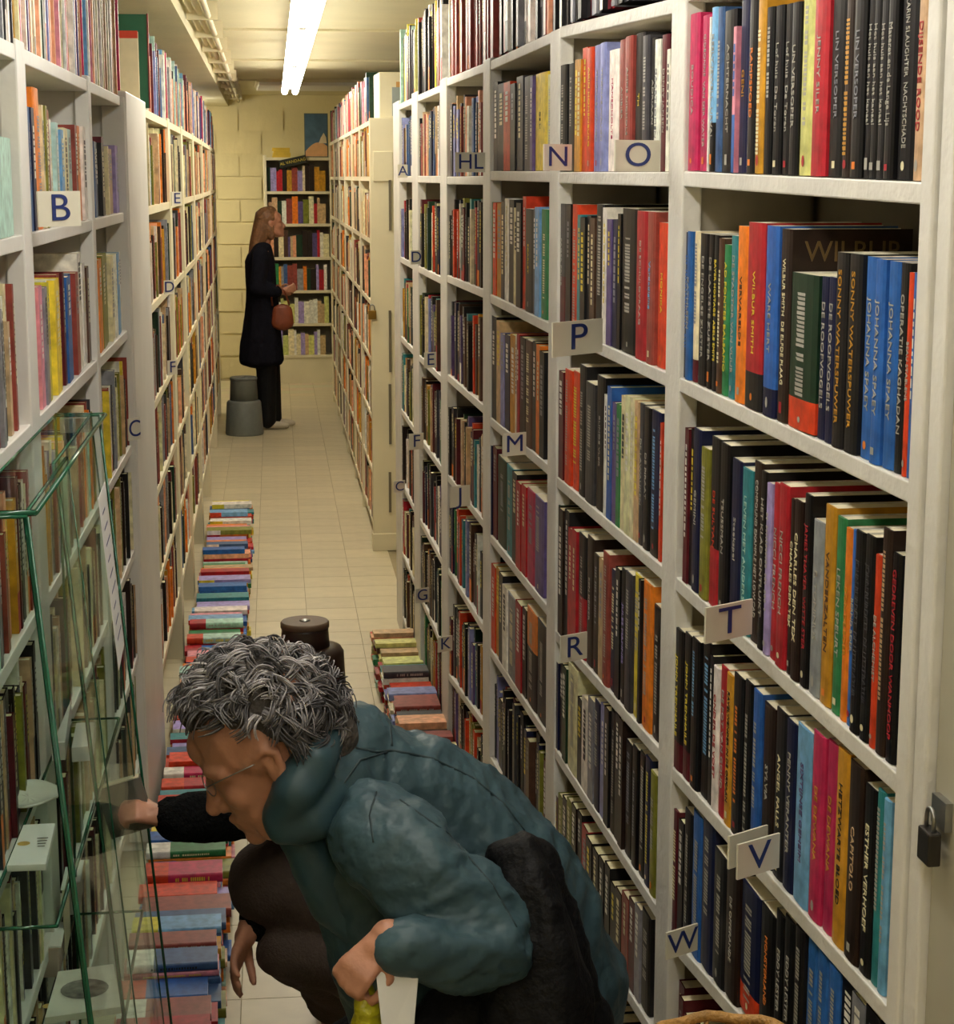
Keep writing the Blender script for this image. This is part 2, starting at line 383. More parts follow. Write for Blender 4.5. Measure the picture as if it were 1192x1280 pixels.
row(0, 2, 849, 'n:855:292::b|b:861:291:KATHLEEN:w|c:868:291::e:R:.15|k:880:294:DE ENGELSE ZUSTER:w|k:887:295:DE LAATSTE ZUSTER:w|K:893:296:BAYER HOSTAGE  ABELE SMITS:y|s:899:300::c|g:906:308:AD FONTES BALSAMO:y|t:916:297:DE STADTOR VAN VUUR:w|o:930:285:VERVARELDE:s|r:953:281:WILBUR SMITH:y:K:.2|b:970:285:WARE HERT:w:n:.15|S:984:289:WILBUR SMITH  DE ELFDE PLAAG:c|G:1020:346::w:O:.2|n:1031:349:DE ROOFVOGELS:w|n:1042:350:DE ROOFVOGELS:w|K:1057:319:SONNY WATERSPUWER:Y|K:1074:321:SONNY WATERSPUWER:Y|b:1090:325:JOHANNA SPAEY:w|b:1103:328:JOHANNA SPAEY:w|b:1118:331:JOHANNA SPAEY:w|K:1129:333:OPERATIE KAGHADAN:w|O:1136:345:BEAU STAELENS:w|b:1140:345', 'second shelf of the '+A)
row(0, 3, 856, 'R:861:531:DE NIEUWE::w|K:866:533:::w|n:876:533:GEMINI:w|v:886:557:::w|K:899:545:DE SULTAN:O:r:.35|k:911:553:TSUSSMAN:w|n:925:574:Steekspel:w|t:938:586:LEVEN MET ANDERS:q|S:950:578:COMPOUND EXAMPLE HET LOW CAD:w|k:958:590:HET KLAD ONTLUIKT:w|l:964:605|r:973:606:NICCI FRENCH:w|r:986:608:NICCI FRENCH:w|S:993:627:CHARLES DEN TEX:c|S:1003:629:CHARLES DEN TEX:c|k:1013:622:JAMES THAYER  WITTE STER:r|e:1027:656:E. TONINUS:w|Y:1041:638:VANDERZALTEN:s|g:1053:653:LEKEN SPEURT:w|o:1061:667:DON DE BOER:Y|b:1068:670:BERND BOER:w|k:1080:672:JOHN BURDETT  DE LITTERATUR:E|k:1092:678:JOHN BURDETT  DE LITTERATUR:E|O:1100:703:DE ALCHEMIST:w|S:1112:671::a|k:1123:703:GEDREVEN DOOR WANHOOP:r', 'third shelf of the '+A)
row(0, 4, 849, 'k:862:792:JOHN TRENHAILE:y:R:.2|k:872:800:JOHN TRENHAILE:y:R:.2|k:882:806::B|k:893:808::B|K:897:826|w:905:841:ONDER DE VOET:r|r:914:841:DE POT VAN GOUD:w|Y:923:850:RAVELWENDER IN DE ORKAAN:k|k:936:852::o:K:.3|k:946:860|b:957:872::w|S:971:890:SYLVIA:w|K:985:897:ANGEL FALLS:c|n:998:911:PENNY VERANTER:w|B:1017:919:SIXTIJNSE GEHEIM:P|m:1033:927:DE DEWANA:Y|m:1046:938:DE DEWANA:Y|Y:1062:948:HETZWARTE BLOED:k|S:1080:966:CAPITOLO:a|k:1094:995:ESTHER VERHOEF:c|t:1104:1000:::w|B:1113:1012:::w', 'fourth shelf of the '+A)
row(0, 5, 843, 'R:853:1027|R:862:1030|K:868:1045|K:877:1033|b:888:1036:::w|n:903:1040:::w|K:918:1085|S:934:1100:DE OFFERANDE:w|n:957:1130::w:O:.2|k:975:1155:MONSTERLAND:o|k:987:1158:EDDY LESTER:w|k:1000:1165:EDDY LESTER:w|K:1011:1175|b:1023:1190|b:1038:1200|b:1052:1215|k:1068:1235|e:1083:1262|k:1100:1275', 'fifth shelf of the '+A)
BN = 'R sign bay'
row(1, 1, 700, 'K:709:82:::w|K:717:80:::e|Y:721:75|Y:725:75|O:731:60:AKIN HOMENBURG:y|O:738:60:AKIN HOMENBURG:y|x:747:57:THOMAS WAUGH:w|x:754:54:THOMAS WAUGH:w|w:766:63:HANSCHOLTE:m|j:775:50:AMBIER:w|j:784:46:ANNE NICHOLS:w|K:795:42:TH:y|E:803:45|K:809:48:ADRIAAN:w|w:815:50:GAARTBOMEN:e|R:823:44:DENEY JANSEN:w|w:827:62:::e', 'top shelf of the '+BN)
row(1, 2, 692, 'E:702:257:PAGER PRICE:w:R:.4|K:708:258|O:716:258|t:721:271|K:727:274|K:732:272|s:738:275|K:748:258:::e|w:753:262|P:759:277|n:765:277|k:769:270|k:789:264:::w|r:803:267:DE SCHULDVRAAG:w|j:813:268:Verdediging:B|O:826:282:MONIKA:y', 'second shelf of the '+BN)
row(1, 3, 689, 'K:693:467|R:699:468|O:708:466|O:717:469:::K|K:726:461|E:738:483|k:749:475:BLINDE VLEK:w|w:754:498|b:760:488|P:766:508|g:771:510|c:777:500:THE WOODLANDER:E|c:783:500|c:788:503|a:793:507|E:799:510:DE LAWAUKEN:w|K:807:515:DE PIRAAT:w|n:820:520::B:k:.2|O:823:535', 'third shelf of the '+BN)
row(1, 4, 690, 'G:697:636|S:703:643|K:709:645|r:715:668:IN DE PLAATS:c|r:721:669:HET LAATSTE:c|K:731:675::w:r:.5|S:740:678:EEN KEIZER:w|S:748:700:::e|a:754:705|j:762:697|n:770:720|k:776:716|k:783:718:JULES MANNES:l|E:792:722|y:801:725:::k|K:804:730|o:817:735:::w|k:828:765', 'fourth shelf of the '+BN)
row(1, 5, 701, 'n:707:832|k:713:836|G:718:840|c:731:838:::w|K:737:880|w:745:880|e:752:880|n:760:884|x:766:888|K:772:892|K:779:896|K:785:900|S:790:905|k:800:937|k:808:942|k:816:950:::w|n:824:956|v:832:975', 'fifth shelf of the '+BN)
row(1, 6, 712, 'R:718:1000|v:724:1003|K:730:1006|v:736:1009|S:742:1016|K:748:1025|r:756:1045|k:764:1060:::w|K:772:1075|k:779:1086|K:786:1094|k:794:1120:::w|S:802:1128|j:811:1135|R:819:1142|e:826:1150|K:838:1160', 'sixth shelf of the '+BN)
CN = 'M sign bay'
row(2, 1, 613, 'K:618:103|K:626:105|O:634:103|K:640:105:::w|E:648:96|E:658:96|P:661:96|y:676:92:DE LI:k|z:686:93', 'top shelf of the '+CN)
row(2, 2, 609, 'g:612:254|O:616:255|Y:622:256|E:626:254|w:631:250|K:637:252|c:642:262|K:648:256|O:652:248|K:662:264:SCARLET:y|E:665:264|B:671:262|g:679:265', 'second shelf of the '+CN)
row(2, 3, 603, 'k:610:400|k:617:402|a:622:408|x:627:424|n:633:425|Y:640:425|w:643:426|r:646:424|K:653:428|s:661:432|K:666:434|o:671:438|K:677:446', 'third shelf of the '+CN)
row(2, 4, 604, 'n:612:562|R:617:568|G:628:582|t:637:592|K:643:600|r:649:612|r:655:616|m:665:622|P:677:632', 'fourth shelf of the '+CN)
row(2, 5, 608, 'k:611:700|O:616:712|Y:621:716|K:626:722|w:632:738|e:643:750|r:650:758|K:655:765|o:668:768::w:k:.6|k:682:785', 'fifth shelf of the '+CN)

def fill(X, ya, yb, z, side, pal, rr, hmax, name, start=0, tmin=.016, tmax=.045, hmin=.17, far='far post', rest=None, dep=.14):
    """books along a board from ya (far) to yb (near)"""
    y = ya-.003; n = start
    while True:
        t = rr.uniform(tmin, tmax)
        if y-t < yb+.003: break
        n += 1
        if rr.random() < .03: y -= rr.uniform(.01, .03); continue
        h = rr.uniform(hmin, hmax); ym = y-t/2; s = rr.uniform(.003, .02)
        x = X(ym)+s if side == 'l' else X(ym)-s
        zz = z(ym) if callable(z) else z
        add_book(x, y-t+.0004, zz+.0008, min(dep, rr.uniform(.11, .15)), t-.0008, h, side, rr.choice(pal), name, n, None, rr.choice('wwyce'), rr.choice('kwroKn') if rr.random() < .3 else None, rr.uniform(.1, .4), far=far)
        y -= t
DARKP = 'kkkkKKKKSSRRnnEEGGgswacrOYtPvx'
rr = random.Random(5)
def bay_fill(b, k, name, pal=DARKP, hmax=.225):
    yn, yf = BAYS[b]; zn, zf = board_z(b, k)
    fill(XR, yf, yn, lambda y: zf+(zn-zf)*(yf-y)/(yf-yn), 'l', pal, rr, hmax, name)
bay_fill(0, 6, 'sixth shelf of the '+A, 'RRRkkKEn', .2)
bay_fill(1, 7, 'seventh shelf of the '+BN); bay_fill(2, 6, 'sixth shelf of the '+CN); bay_fill(2, 7, 'seventh shelf of the '+CN)
for b, nm in ((3, 'J sign bay'), (4, 'E and F sign bay'), (5, 'D sign bay')):
    for k in range(1, 8):
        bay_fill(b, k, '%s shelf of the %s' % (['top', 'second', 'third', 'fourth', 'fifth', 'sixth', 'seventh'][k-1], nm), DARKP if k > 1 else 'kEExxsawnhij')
# tall books standing on top of the lettered bookcase
for b, pal in ((1, 'KKkeR'), (2, 'jjiiejjcKkwwkkkOr'), (3, 'jjijcj'), (4, 'yKKSwjK'), (5, 'qyzKSEw')):
    yn, yf = BAYS[b]; zn, zf = board_z(b, 0)
    fill(XR, yf+.05, yn-.05, max(zn, zf), 'l', pal, rr, .33 if b < 4 else .27, 'books on top of the lettered bookcase', {1: 60, 2: 40, 3: 26, 4: 13, 5: 0}[b], .015, .035, .22 if b > 3 else .27, dep=.19)
# slim box files laid as dividers behind them are left out: nothing of them shows

# ---- left bookcases
TZ = [.201, -.088, -.386, -.684, -.959, -1.24, -1.52]
LUP = [(2.05, 2.12), (2.98, 3.075), (4.03, 4.085), (4.85, 5.55)]
lb = thing('bookcase', 'white bookcase with the B sign, behind the glass display case', 'bookcase')
DL = .24
LBAYS = [(LUP[0][1], LUP[1][0]), (LUP[1][1], LUP[2][0]), (LUP[2][1], LUP[3][0])]
for i, (y0, y1) in enumerate(LUP[:3]):
    x0, x1 = XL(y0), XL(y1)
    MB().hexa([(x0-.03, y0, 0), (x0, y0, 0), (x1, y1, 0), (x1-.03, y1, 0)], [(x0-.03, y0, CH+.21), (x0, y0, CH+.21), (x1, y1, CH+.21), (x1-.03, y1, CH+.21)]).build('upright', M_WHITE, lb, bevel=.003)
    MB().box(x0-DL, x0-.03, y0+.01, y1-.01, 0, CH+.205).build('side_panel', M_WHITE, lb)
for b, (yn, yf) in enumerate(LBAYS):
    for k in range(7):
        z = CH+TZ[k]; xn, xf = XL(yn), XL(yf); t = .024
        MB().hexa([(xn-DL, yn-.01, z-t), (xn-.002, yn-.01, z-t), (xf-.002, yf+.01, z-t), (xf-DL, yf+.01, z-t)],
                  [(xn-DL, yn-.01, z), (xn-.002, yn-.01, z), (xf-.002, yf+.01, z), (xf-DL, yf+.01, z)]).build('shelf', M_WHITE, lb, bevel=.002)
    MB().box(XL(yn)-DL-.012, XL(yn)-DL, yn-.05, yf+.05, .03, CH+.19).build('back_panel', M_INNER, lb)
y0, y1 = LUP[3]
lpan = thing('cabinet', 'tall plain white cupboard front with the C sign', 'cabinet')
MB().hexa([(XL(y0)-DL, y0, 0), (XL(y0)+.012, y0, 0), (XL(y1)+.012, y1, 0), (XL(y1)-DL, y1, 0)], [(XL(y0)-DL, y0, CH+.215), (XL(y0)+.012, y0, CH+.215), (XL(y1)+.012, y1, CH+.215), (XL(y1)-DL, y1, CH+.215)]).build('carcass', M_WHITE, lpan, bevel=.004)
MB().box(XL(y0)-.05, XL(y0)+.008, y0-.018, y0-.001, .03, CH+.2).build('door', M_WHITE, lpan, bevel=.003)
def lrow(b, k, start, end, spec, name):
    toks = [s.split(':') for s in spec.split('|')]; yn, yf = LBAYS[b]; z = CH+TZ[k]
    us = [start]+[float(t[1]) for t in toks]; un = proj((XL(yn), yn, z))[0]; uf = proj((XL(yf), yf, z))[0]
    ys = []
    for u in us: ys.append(y_of(un+(u-start)*(uf-un)/(end-start), z, XL))
    r = random.Random(k*7+b)
    for i, t in enumerate(toks):
        y0, y1 = ys[i], ys[i+1]
        if y1-y0 < .003: continue
        h = float(t[2]); add_book(XL((y0+y1)/2)-.006-r.uniform(0, .012), y0+.0004, z+.0008, .17, y1-y0-.0008, h, 'r', t[0], name, i+1, None, r.choice('wce'), None, 0, far='nearer post')
BB = 'B sign bay'
lrow(1, 1, 43, 122, 'h:48:.2|h:52:.2|n:57:.2|o:67:.235|c:70:.21|v:73:.21|j:79:.205|w:82:.19|q:87:.185|P:90:.18|B:95:.175|c:102:.18|q:108:.18|j:112:.19|o:116:.19|w:122:.19', 'top shelf of the '+BB)
lrow(2, 1, 127, 166, 'h:133:.165|h:137:.165|K:143:.165|K:147:.165|R:151:.18|c:153:.16|a:160:.155|l:166:.165', 'top shelf of the C sign bay')
lrow(1, 2, 37, 112, 'G:43:.21|y:46:.21|p:52:.205|e:57:.2|y:60:.205|w:65:.205|y:73:.205|j:78:.21|R:81:.21|b:88:.2|h:92:.2|j:97:.2|w:103:.235|w:108:.21|s:112:.2', 'second shelf of the '+BB)
lrow(2, 2, 121, 160, 'c:127:.2|o:133:.205|v:139:.21|v:143:.21|c:148:.2|w:152:.2|B:156:.2|w:160:.2', 'second shelf of the C sign bay')
WARM = 'ccaavvYwwejjqoyiRGEh'
rl = random.Random(15)
for b in (0, 1, 2):
    nm = ['lime book bay', BB, 'C sign bay'][b]
    yn, yf = LBAYS[b]
    for k in range(1, 7):
        if b and k < 3: continue
        if b == 0 and k == 1: continue
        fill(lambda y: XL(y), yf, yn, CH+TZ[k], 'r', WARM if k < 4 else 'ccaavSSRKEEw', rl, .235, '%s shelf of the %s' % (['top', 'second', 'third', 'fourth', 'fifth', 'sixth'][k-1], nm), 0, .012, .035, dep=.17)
    fill(lambda y: XL(y), yf+.06, yn-.06, CH+TZ[0], 'r', ['wwewEcwel', 'GPPPxpwwciioYK', 'wBhpiaawwmc'][b], rl, .33, 'top of the B sign bookcase', [44, 22, 0][b], .010, .022, .29, dep=.2)
# face-out books in the near bay
add_book(XL(2.84)-.004, 2.72, CH+TZ[1]+.001, .02, .23, .145, 'r', 'q', 'top shelf beside the lime display book', 1, label='tall pale mint book displayed face out above the glass case')
add_book(XL(2.84)-.028, 2.74, CH+TZ[1]+.001, .02, .22, .235, 'r', 'v', 'top shelf beside the lime display book', 2, label='lime green book displayed face out behind the pale mint one')

# far left bookcase
fb = thing('bookcase', 'long white bookcase beyond the C sign cupboard, down the aisle', 'bookcase')
us = [(187, 194), (213, 217), (229, 233), (243, 246), (254, 257), (264, 267), (272, 275), (279, 281), (286, 288)]
FY = [(y_of(a, CH-.15, XL), y_of(b, CH-.15, XL)) for a, b in us]
FY[0] = (5.56, 5.72); FY = [f for f in FY if f[0] < 13.6]+[(14.3, 14.4)]
for y0, y1 in FY:
    y1 = min(y1, y0+.14)
    x0, x1 = XL(y0), XL(y1)
    MB().hexa([(x0-DL, y0, 0), (x0, y0, 0), (x1, y1, 0), (x1-DL, y1, 0)], [(x0-DL, y0, CH+.21), (x0, y0, CH+.21), (x1, y1, CH+.21), (x1-DL, y1, CH+.21)]).build('upright', M_CREAM, fb)
rf = random.Random(25)
for i in range(len(FY)-1):
    yn, yf = FY[i][1] if FY[i][1] < FY[i][0]+.14 else FY[i][0]+.14, FY[i+1][0]
    for k in range(7):
        z = CH+TZ[k]; xn, xf = XL(yn), XL(yf)
        MB().hexa([(xn-DL, yn, z-.024), (xn-.002, yn, z-.024), (xf-.002, yf, z-.024), (xf-DL, yf, z-.024)], [(xn-DL, yn, z), (xn-.002, yn, z), (xf-.002, yf, z), (xf-DL, yf, z)]).build('shelf', M_CREAM, fb)
        nm = ['top', 'first shelf', 'second shelf', 'third shelf', 'fourth shelf', 'fifth shelf', 'sixth shelf'][k]+' of bay %d past the plain cupboard' % (i+1)
        fill(lambda y: XL(y), yf+(.05 if k == 0 else 0), yn+(.30 if (k == 0 and i == 0) else 0), z, 'r', 'qwxBmjiPKwcRehi' if k == 0 else 'ccaavYwejjoRGEhisSS', rf, .26, nm, 0, .02, .05, dep=.17)
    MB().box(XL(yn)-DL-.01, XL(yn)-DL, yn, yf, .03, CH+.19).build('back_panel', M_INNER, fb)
# big green folder and a white red-edged book standing on its near end
g = thing('portfolio', 'big dark green portfolio standing on top of the long bookcase', 'portfolio')
y = 5.9; x = XL(y)
z1 = z_of(x, y, 17)
MB().box(x-.205, x+.0, y+.02, y+.05, CH+.2105, z1).build('board', mat('green_board', '1f5a41', .6), g, bevel=.002)
MB().box(x-.001, x+.003, y+.018, y+.052, CH+.2105, z1+.002).build('edge', mat('red_edge', '7a2b28', .6), g)
g = thing('book', 'cream hardback with a red band across its top, in front of the green portfolio', 'book')
MB().box(x-.2, x-.03, y-.10, y-.06, CH+.2105, CH+.2105+.21).build('page_block', M_PAGES, g)
MB().box(x-.205, x-.025, y-.106, y-.10, CH+.2105, CH+.2105+.2).build('cover', mat('cream_cover', 'd3c7a8', .5), g)
MB().box(x-.205, x-.025, y-.106, y-.10, CH+.2105+.2, CH+.2105+.222).build('red_band', mat('red_band', 'c23a22', .5), g)
MB().box(x-.205, x-.025, y-.06, y-.054, CH+.2105, CH+.2105+.222).build('cover', mat('cream_cover', 'd3c7a8', .5), g)

# far right bookcase with the locker-like end panel
rb = thing('bookcase', 'cream bookcase beyond the lettered one, with padlocked end panel', 'bookcase')
YR0 = 8.86; xr = XR(8.86)
MB().box(xr-.012, xr+.34, YR0, YR0+.04, .08, CH+.275).build('end_panel', M_CREAM, rb, bevel=.004)
MB().box(xr-.016, xr+.35, YR0-.015, YR0+.045, 0, .085).build('plinth', M_CREAM, rb, bevel=.003)
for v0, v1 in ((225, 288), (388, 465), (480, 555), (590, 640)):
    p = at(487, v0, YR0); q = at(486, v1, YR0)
    MB().box(p.x-.006, p.x+.006, YR0-.012, YR0-.0005, q.z, p.z).build('hinge_strip', mat('shadow_metal', '6b6250', .5), rb)  # upright strips in dark brown-grey metal
p = at(479, 208, YR0)
MB().box(p.x-.05, p.x+.045, YR0-.01, YR0-.0005, p.z-.07, p.z+.07).build('label_holder', M_CREAM, rb, bevel=.003)
def padlock(p, s, parent=None, lab=None):
    t = thing('padlock', lab, 'padlock', None, p)
    MB().box(-.02*s, .02*s, -.009*s, .009*s, -.045*s, 0).build('lock_body', M_BRASS if s > .9 else mat('dark_steel', '3a3632', .4, metal=.7), t, bevel=.003*s)
    MB().tube([(.012*s*cos(a), 0, .012*s+.012*s*sin(a) if a not in (0, pi) else 0) for a in (0,)]+[(.012*s*cos(pi*k/8), 0, .016*s+.012*s*sin(pi*k/8)) for k in range(9)]+[(-.012*s, 0, 0)], .003*s, 6).build('shackle', M_METAL, t)
    return t
p = at(465, 388, YR0-.014); padlock((p.x, YR0-.014, p.z), .95, lab='small padlock on the cream end panel of the far bookcase')
RU = [(463, 468), (450, 453), (440, 443), (431, 434), (424, 426), (418, 420), (413, 415)]
RY = [8.90]+[y_of(a, CH-.15, XR, 8.9, 17) for a, b in RU[1:]]
RY = [y for y in RY if y < 16.3]
rq = random.Random(35)
for i, y in enumerate(RY):
    MB().box(XR(y), XR(y)+.22, y, y+.07, 0, CH+.27).build('upright', M_CREAM, rb)
for i in range(len(RY)-1):
    yn, yf = RY[i]+.07, RY[i+1]
    for k in range(8):
        z = CH+Zs[k]; xn, xf = XR(yn), XR(yf)
        MB().hexa([(xn+.002, yn, z-.022), (xn+.22, yn, z-.022), (xf+.22, yf, z-.022), (xf+.002, yf, z-.022)], [(xn+.002, yn, z), (xn+.22, yn, z), (xf+.22, yf, z), (xf+.002, yf, z)]).build('shelf', M_CREAM, rb)
        fill(XR, yf+(.04 if k == 0 else 0), yn+(.35 if k == 0 and i == 0 else 0), z, 'l', 'jipwcrhGq' if k == 0 else 'ccaaYYwjjvoRGEsSi', rq, .25, '%s of bay %d beyond the padlocked panel' % (['top', 'first shelf', 'second shelf', 'third shelf', 'fourth shelf', 'fifth shelf', 'sixth shelf', 'seventh shelf'][k], i+1), 0, .02, .05)
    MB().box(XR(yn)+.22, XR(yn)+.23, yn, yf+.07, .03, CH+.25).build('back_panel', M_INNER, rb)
bx = thing('storage_box', 'pale cupboard box with a grey front panel, on top of the cream bookcase', 'box')
p = at(477, 149, YR0+.02); q = at(512, 90, YR0+.02)
MB().box(p.x-.01, q.x+.05, YR0+.03, YR0+.34, CH+.2755, q.z).build('carcass', M_CREAM, bx, bevel=.004)
MB().box(p.x+.05, q.x+.04, YR0+.02, YR0+.03, CH+.285, q.z-.07).build('front_panel', mat('blue_grey_panel', '8f9896', .6), bx)
MB().box(p.x+.07, q.x+.02, YR0+.02, YR0+.03, q.z-.07, q.z-.045).build('orange_strip', mat('orange_strip', 'c09050', .6), bx)

# back bookcase facing the camera
kb = thing('bookcase', 'cream bookcase against the far wall, facing down the aisle', 'bookcase')
KX0, KX1, KY = at(334, 300, 16.4).x, .98, 16.4
kz = [.17, -.12, -.40, -.69, -.98, -1.27, -1.55]
for x in (KX0-.02, KX1): MB().box(x, x+.025, KY, KY+.25, 0, CH+.19).build('upright', M_CREAM, kb, bevel=.003)
for z in kz: MB().box(KX0, KX1, KY+.002, KY+.25, CH+z-.025, CH+z).build('shelf', M_CREAM, kb, bevel=.003)
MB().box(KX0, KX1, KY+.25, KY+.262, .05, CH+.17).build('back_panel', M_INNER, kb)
MB().box(KX0, KX1, KY+.01, KY+.03, 0, CH-1.575).build('plinth', M_CREAM, kb)
rk = random.Random(3)
for k in range(1, 7):
    x = KX0+.01; n = 0
    while x < KX1-.06:
        t = rk.uniform(.02, .055); n += 1
        if x+t > KX1-.005: break
        h = rk.uniform(.17, .235)
        BOOKS.append(dict(x=x, y=KY+.02, z=CH+kz[k]+.0008, d=.15, t=t-.001, h=h, face='f', c=rk.choice('jiOYYovwcsgGSaerrPlh' if k < 5 else 'clwzwPaa'), row='%s shelf of the bookcase on the far wall' % ['', 'top', 'second', 'third', 'fourth', 'fifth', 'sixth'][k], n=n, title=None, tc='w', c2=None, f2=0, label=None, far='wall side post', lean=0))
        x += t
# sign on the far bookcase, paper stack, poster
sg = thing('sign_board', 'small black board with yellow lettering on the far bookcase', 'sign')
p = at(366, 202, KY-.02); th = radians(12)
m4 = basis((cos(th), 0, sin(th)), (-sin(th), 0, cos(th)), (0, -1, 0), (p.x, KY-.012, p.z))
o = MB().box(-.12, .12, -.034, .034, -.006, .006).build('board', mat('sign_black', '20251a', .5), sg); o.matrix_local = m4
text('lettering', 'AL VANDAAG', .036, basis((cos(th), 0, sin(th)), (-sin(th), 0, cos(th)), (0, -1, 0), (p.x, KY-.0195, p.z)), mat('sign_yellow', 'd8c04a', .5), sg)
st = thing('paper_stack', 'stack of yellow sheets on top of the far bookcase', 'paper')
p = at(352, 190, KY+.1)
for k in range(6): MB().box(p.x-.075+rk.uniform(-.008, .008), p.x+.075+rk.uniform(-.008, .008), KY+.03, KY+.2, CH+.1705+.014*k, CH+.183+.014*k).build('sheet_bundle', mat('yellow_paper', 'd9b640', .7), st)
po = thing('poster', 'framed poster of blue sky over a peach mound, above the far bookcase', 'poster')
a_, b_ = at(381, 143, KY+.06), at(409, 190, KY+.06); zb = CH+.172
MB().box(a_.x-.008, b_.x+.008, KY+.06, KY+.075, zb, a_.z+.01).build('frame', mat('poster_frame', '5b6a6a', .5), po)
MB().box(a_.x, b_.x, KY+.055, KY+.06, zb+.008, a_.z).build('sky_print', mat('poster_blue', '4a6a86', .5, .2, 12), po)
hw = (b_.x-a_.x)/2; cx = (a_.x+b_.x)/2
mb = MB(); mb.poly([(cx-hw, KY+.053, zb+.008)]+[(cx-hw+2*hw*k/16, KY+.053, zb+.008+.12*sin(pi*(.12+.62*k/16))) for k in range(17)]+[(cx+hw, KY+.053, zb+.008)][::1])
mb.v = [(x_, y_, z_) for x_, y_, z_ in mb.v]; mb.f = [tuple(reversed(f)) for f in mb.f]; mb.build('mound_print', mat('poster_peach', 'd9a878', .5), po)
mb = MB(); mb.poly([(cx+.02, KY+.051, zb+.12), (cx+.09, KY+.051, zb+.12), (cx+.085, KY+.051, zb+.17), (cx+.065, KY+.051, zb+.21), (cx+.04, KY+.051, zb+.17)]); mb.build('figure_print', mat('poster_cream', 'd8c8a8', .5), po)

# ---- piles of books lying on the floor along both rows: spines to the near side
rp = random.Random(77); y = 3.45; n = 0
FLC = 'OrbBtgyoYwpimaqvlhjrOob'
while y < 9.5:
    w_ = rp.uniform(.07, .105); pile = rp.randint(2, 5) if y < 6 else rp.randint(2, 4); z = .001; n += 1
    cnt = 0
    h0 = .115+.02*sin(y*2.1)+rp.uniform(-.022, .022)
    while z < h0:
        t = rp.uniform(.013, .026); L = rp.uniform(.185, .215); cnt += 1
        BOOKS.append(dict(x=XL(y)+.03+rp.uniform(-.006, .012), y=y+rp.uniform(0, .006), z=z, d=w_-.006, t=t-.001, h=L, face='p', c=rp.choice(FLC), row='floor pile %d along the C sign side' % n, n=cnt, title=None, tc=rp.choice('wkyc'), c2=rp.choice('wrbyO') if rp.random() < .5 else None, f2=.3, label=None, far='floor', lean=0))
        z += t
    y += w_+.004
y = 5.2; n = 0
while y < 6.75:
    w_ = rp.uniform(.07, .10); z = .001; n += 1; cnt = 0
    h0 = .12+rp.uniform(-.02, .02)
    while z < h0:
        t = rp.uniform(.013, .026); L = rp.uniform(.135, .16); cnt += 1
        BOOKS.append(dict(x=XR(y)-L+.012+rp.uniform(-.012, .004), y=y, z=z, d=w_-.006, t=t-.001, h=L, face='p', c=rp.choice('qzgcirORavjsEtx' if y > 6.1 else 'jjOiRwxSEca'), row='floor pile %d along the K sign side' % n, n=cnt, title=None, tc='w', c2=None, f2=.3, label=None, far='floor', lean=0))
        z += t
    y += w_+.004

# ------------------------------------------------------------ choose the 300 that show largest; the rest is one mass
def inpoly(u, v, P):
    c = False
    for i in range(len(P)):
        (x1, y1), (x2, y2) = P[i], P[i-1]
        if (y1 > v) != (y2 > v) and u < (x2-x1)*(v-y1)/(y2-y1)+x1: c = not c
    return c
LADY = [(215, 880), (300, 800), (420, 860), (520, 900), (600, 945), (680, 1040), (775, 1190), (760, 1280), (300, 1290), (290, 1060), (250, 1010), (200, 1045), (195, 1000), (260, 985)]
def frame(b):
    """world matrix of a book: local -x is the spine, y the thickness, z the height"""
    if b['face'] == 'l': return basis((1, 0, 0), (0, 1, 0), (0, 0, 1), (b['x'], b['y']+b['t']/2, b['z']))
    if b['face'] == 'r': return basis((-1, 0, 0), (0, -1, 0), (0, 0, 1), (b['x'], b['y']+b['t']/2, b['z']))
    if b['face'] == 'f': return basis((0, 1, 0), (-1, 0, 0), (0, 0, 1), (b['x']+b['t']/2, b['y'], b['z']))
    return basis((0, 1, 0), (0, 0, 1), (1, 0, 0), (b['x'], b['y'], b['z']+b['t']/2))
def score(b):
    m = frame(b); q = [m @ Vector(p) for p in ((0, -b['t']/2, 0), (0, b['t']/2, 0), (0, b['t']/2, b['h']), (0, -b['t']/2, b['h']))]
    P = [proj(p) for p in q]; a = 0
    for i in range(4): a += P[i-1][0]*P[i][1]-P[i][0]*P[i-1][1]
    a = abs(a)/2; us_ = [p[0] for p in P]; vs_ = [p[1] for p in P]; cu, cv = sum(us_)/4, sum(vs_)/4
    fu = max(0, min(1192, max(us_))-max(0, min(us_)))/(max(us_)-min(us_)+1e-6); fv = max(0, min(1280, max(vs_))-max(0, min(vs_)))/(max(vs_)-min(vs_)+1e-6)
    s = a*fu*fv
    if b['face'] == 'p': s *= 2.2
    vis = .5 if (b['face'] == 'r' and cv > 620 and cu < 130) else 1
    if inpoly(cu, cv, LADY): vis = 0
    return s*vis
for b in BOOKS: b['s'] = score(b)
BOOKS = [b for b in BOOKS if not (b['y'] < 0)]
BOOKS.sort(key=lambda b: -b['s'])
ORD = ['first', 'second', 'third', 'fourth', 'fifth', 'sixth', 'seventh', 'eighth', 'ninth', 'tenth', 'eleventh', 'twelfth', 'thirteenth', 'fourteenth', 'fifteenth', 'sixteenth', 'seventeenth', 'eighteenth', 'nineteenth', 'twentieth',
       'twenty-first', 'twenty-second', 'twenty-third', 'twenty-fourth', 'twenty-fifth', 'twenty-sixth', 'twenty-seventh', 'twenty-eighth', 'twenty-ninth', 'thirtieth']
def ordn(n): return ORD[n-1] if n <= 30 else '%dth' % n if n % 10 not in (1, 2, 3) or n in (11, 12, 13) else '%d%s' % (n, {1: 'st', 2: 'nd', 3: 'rd'}[n % 10])
INK = {}
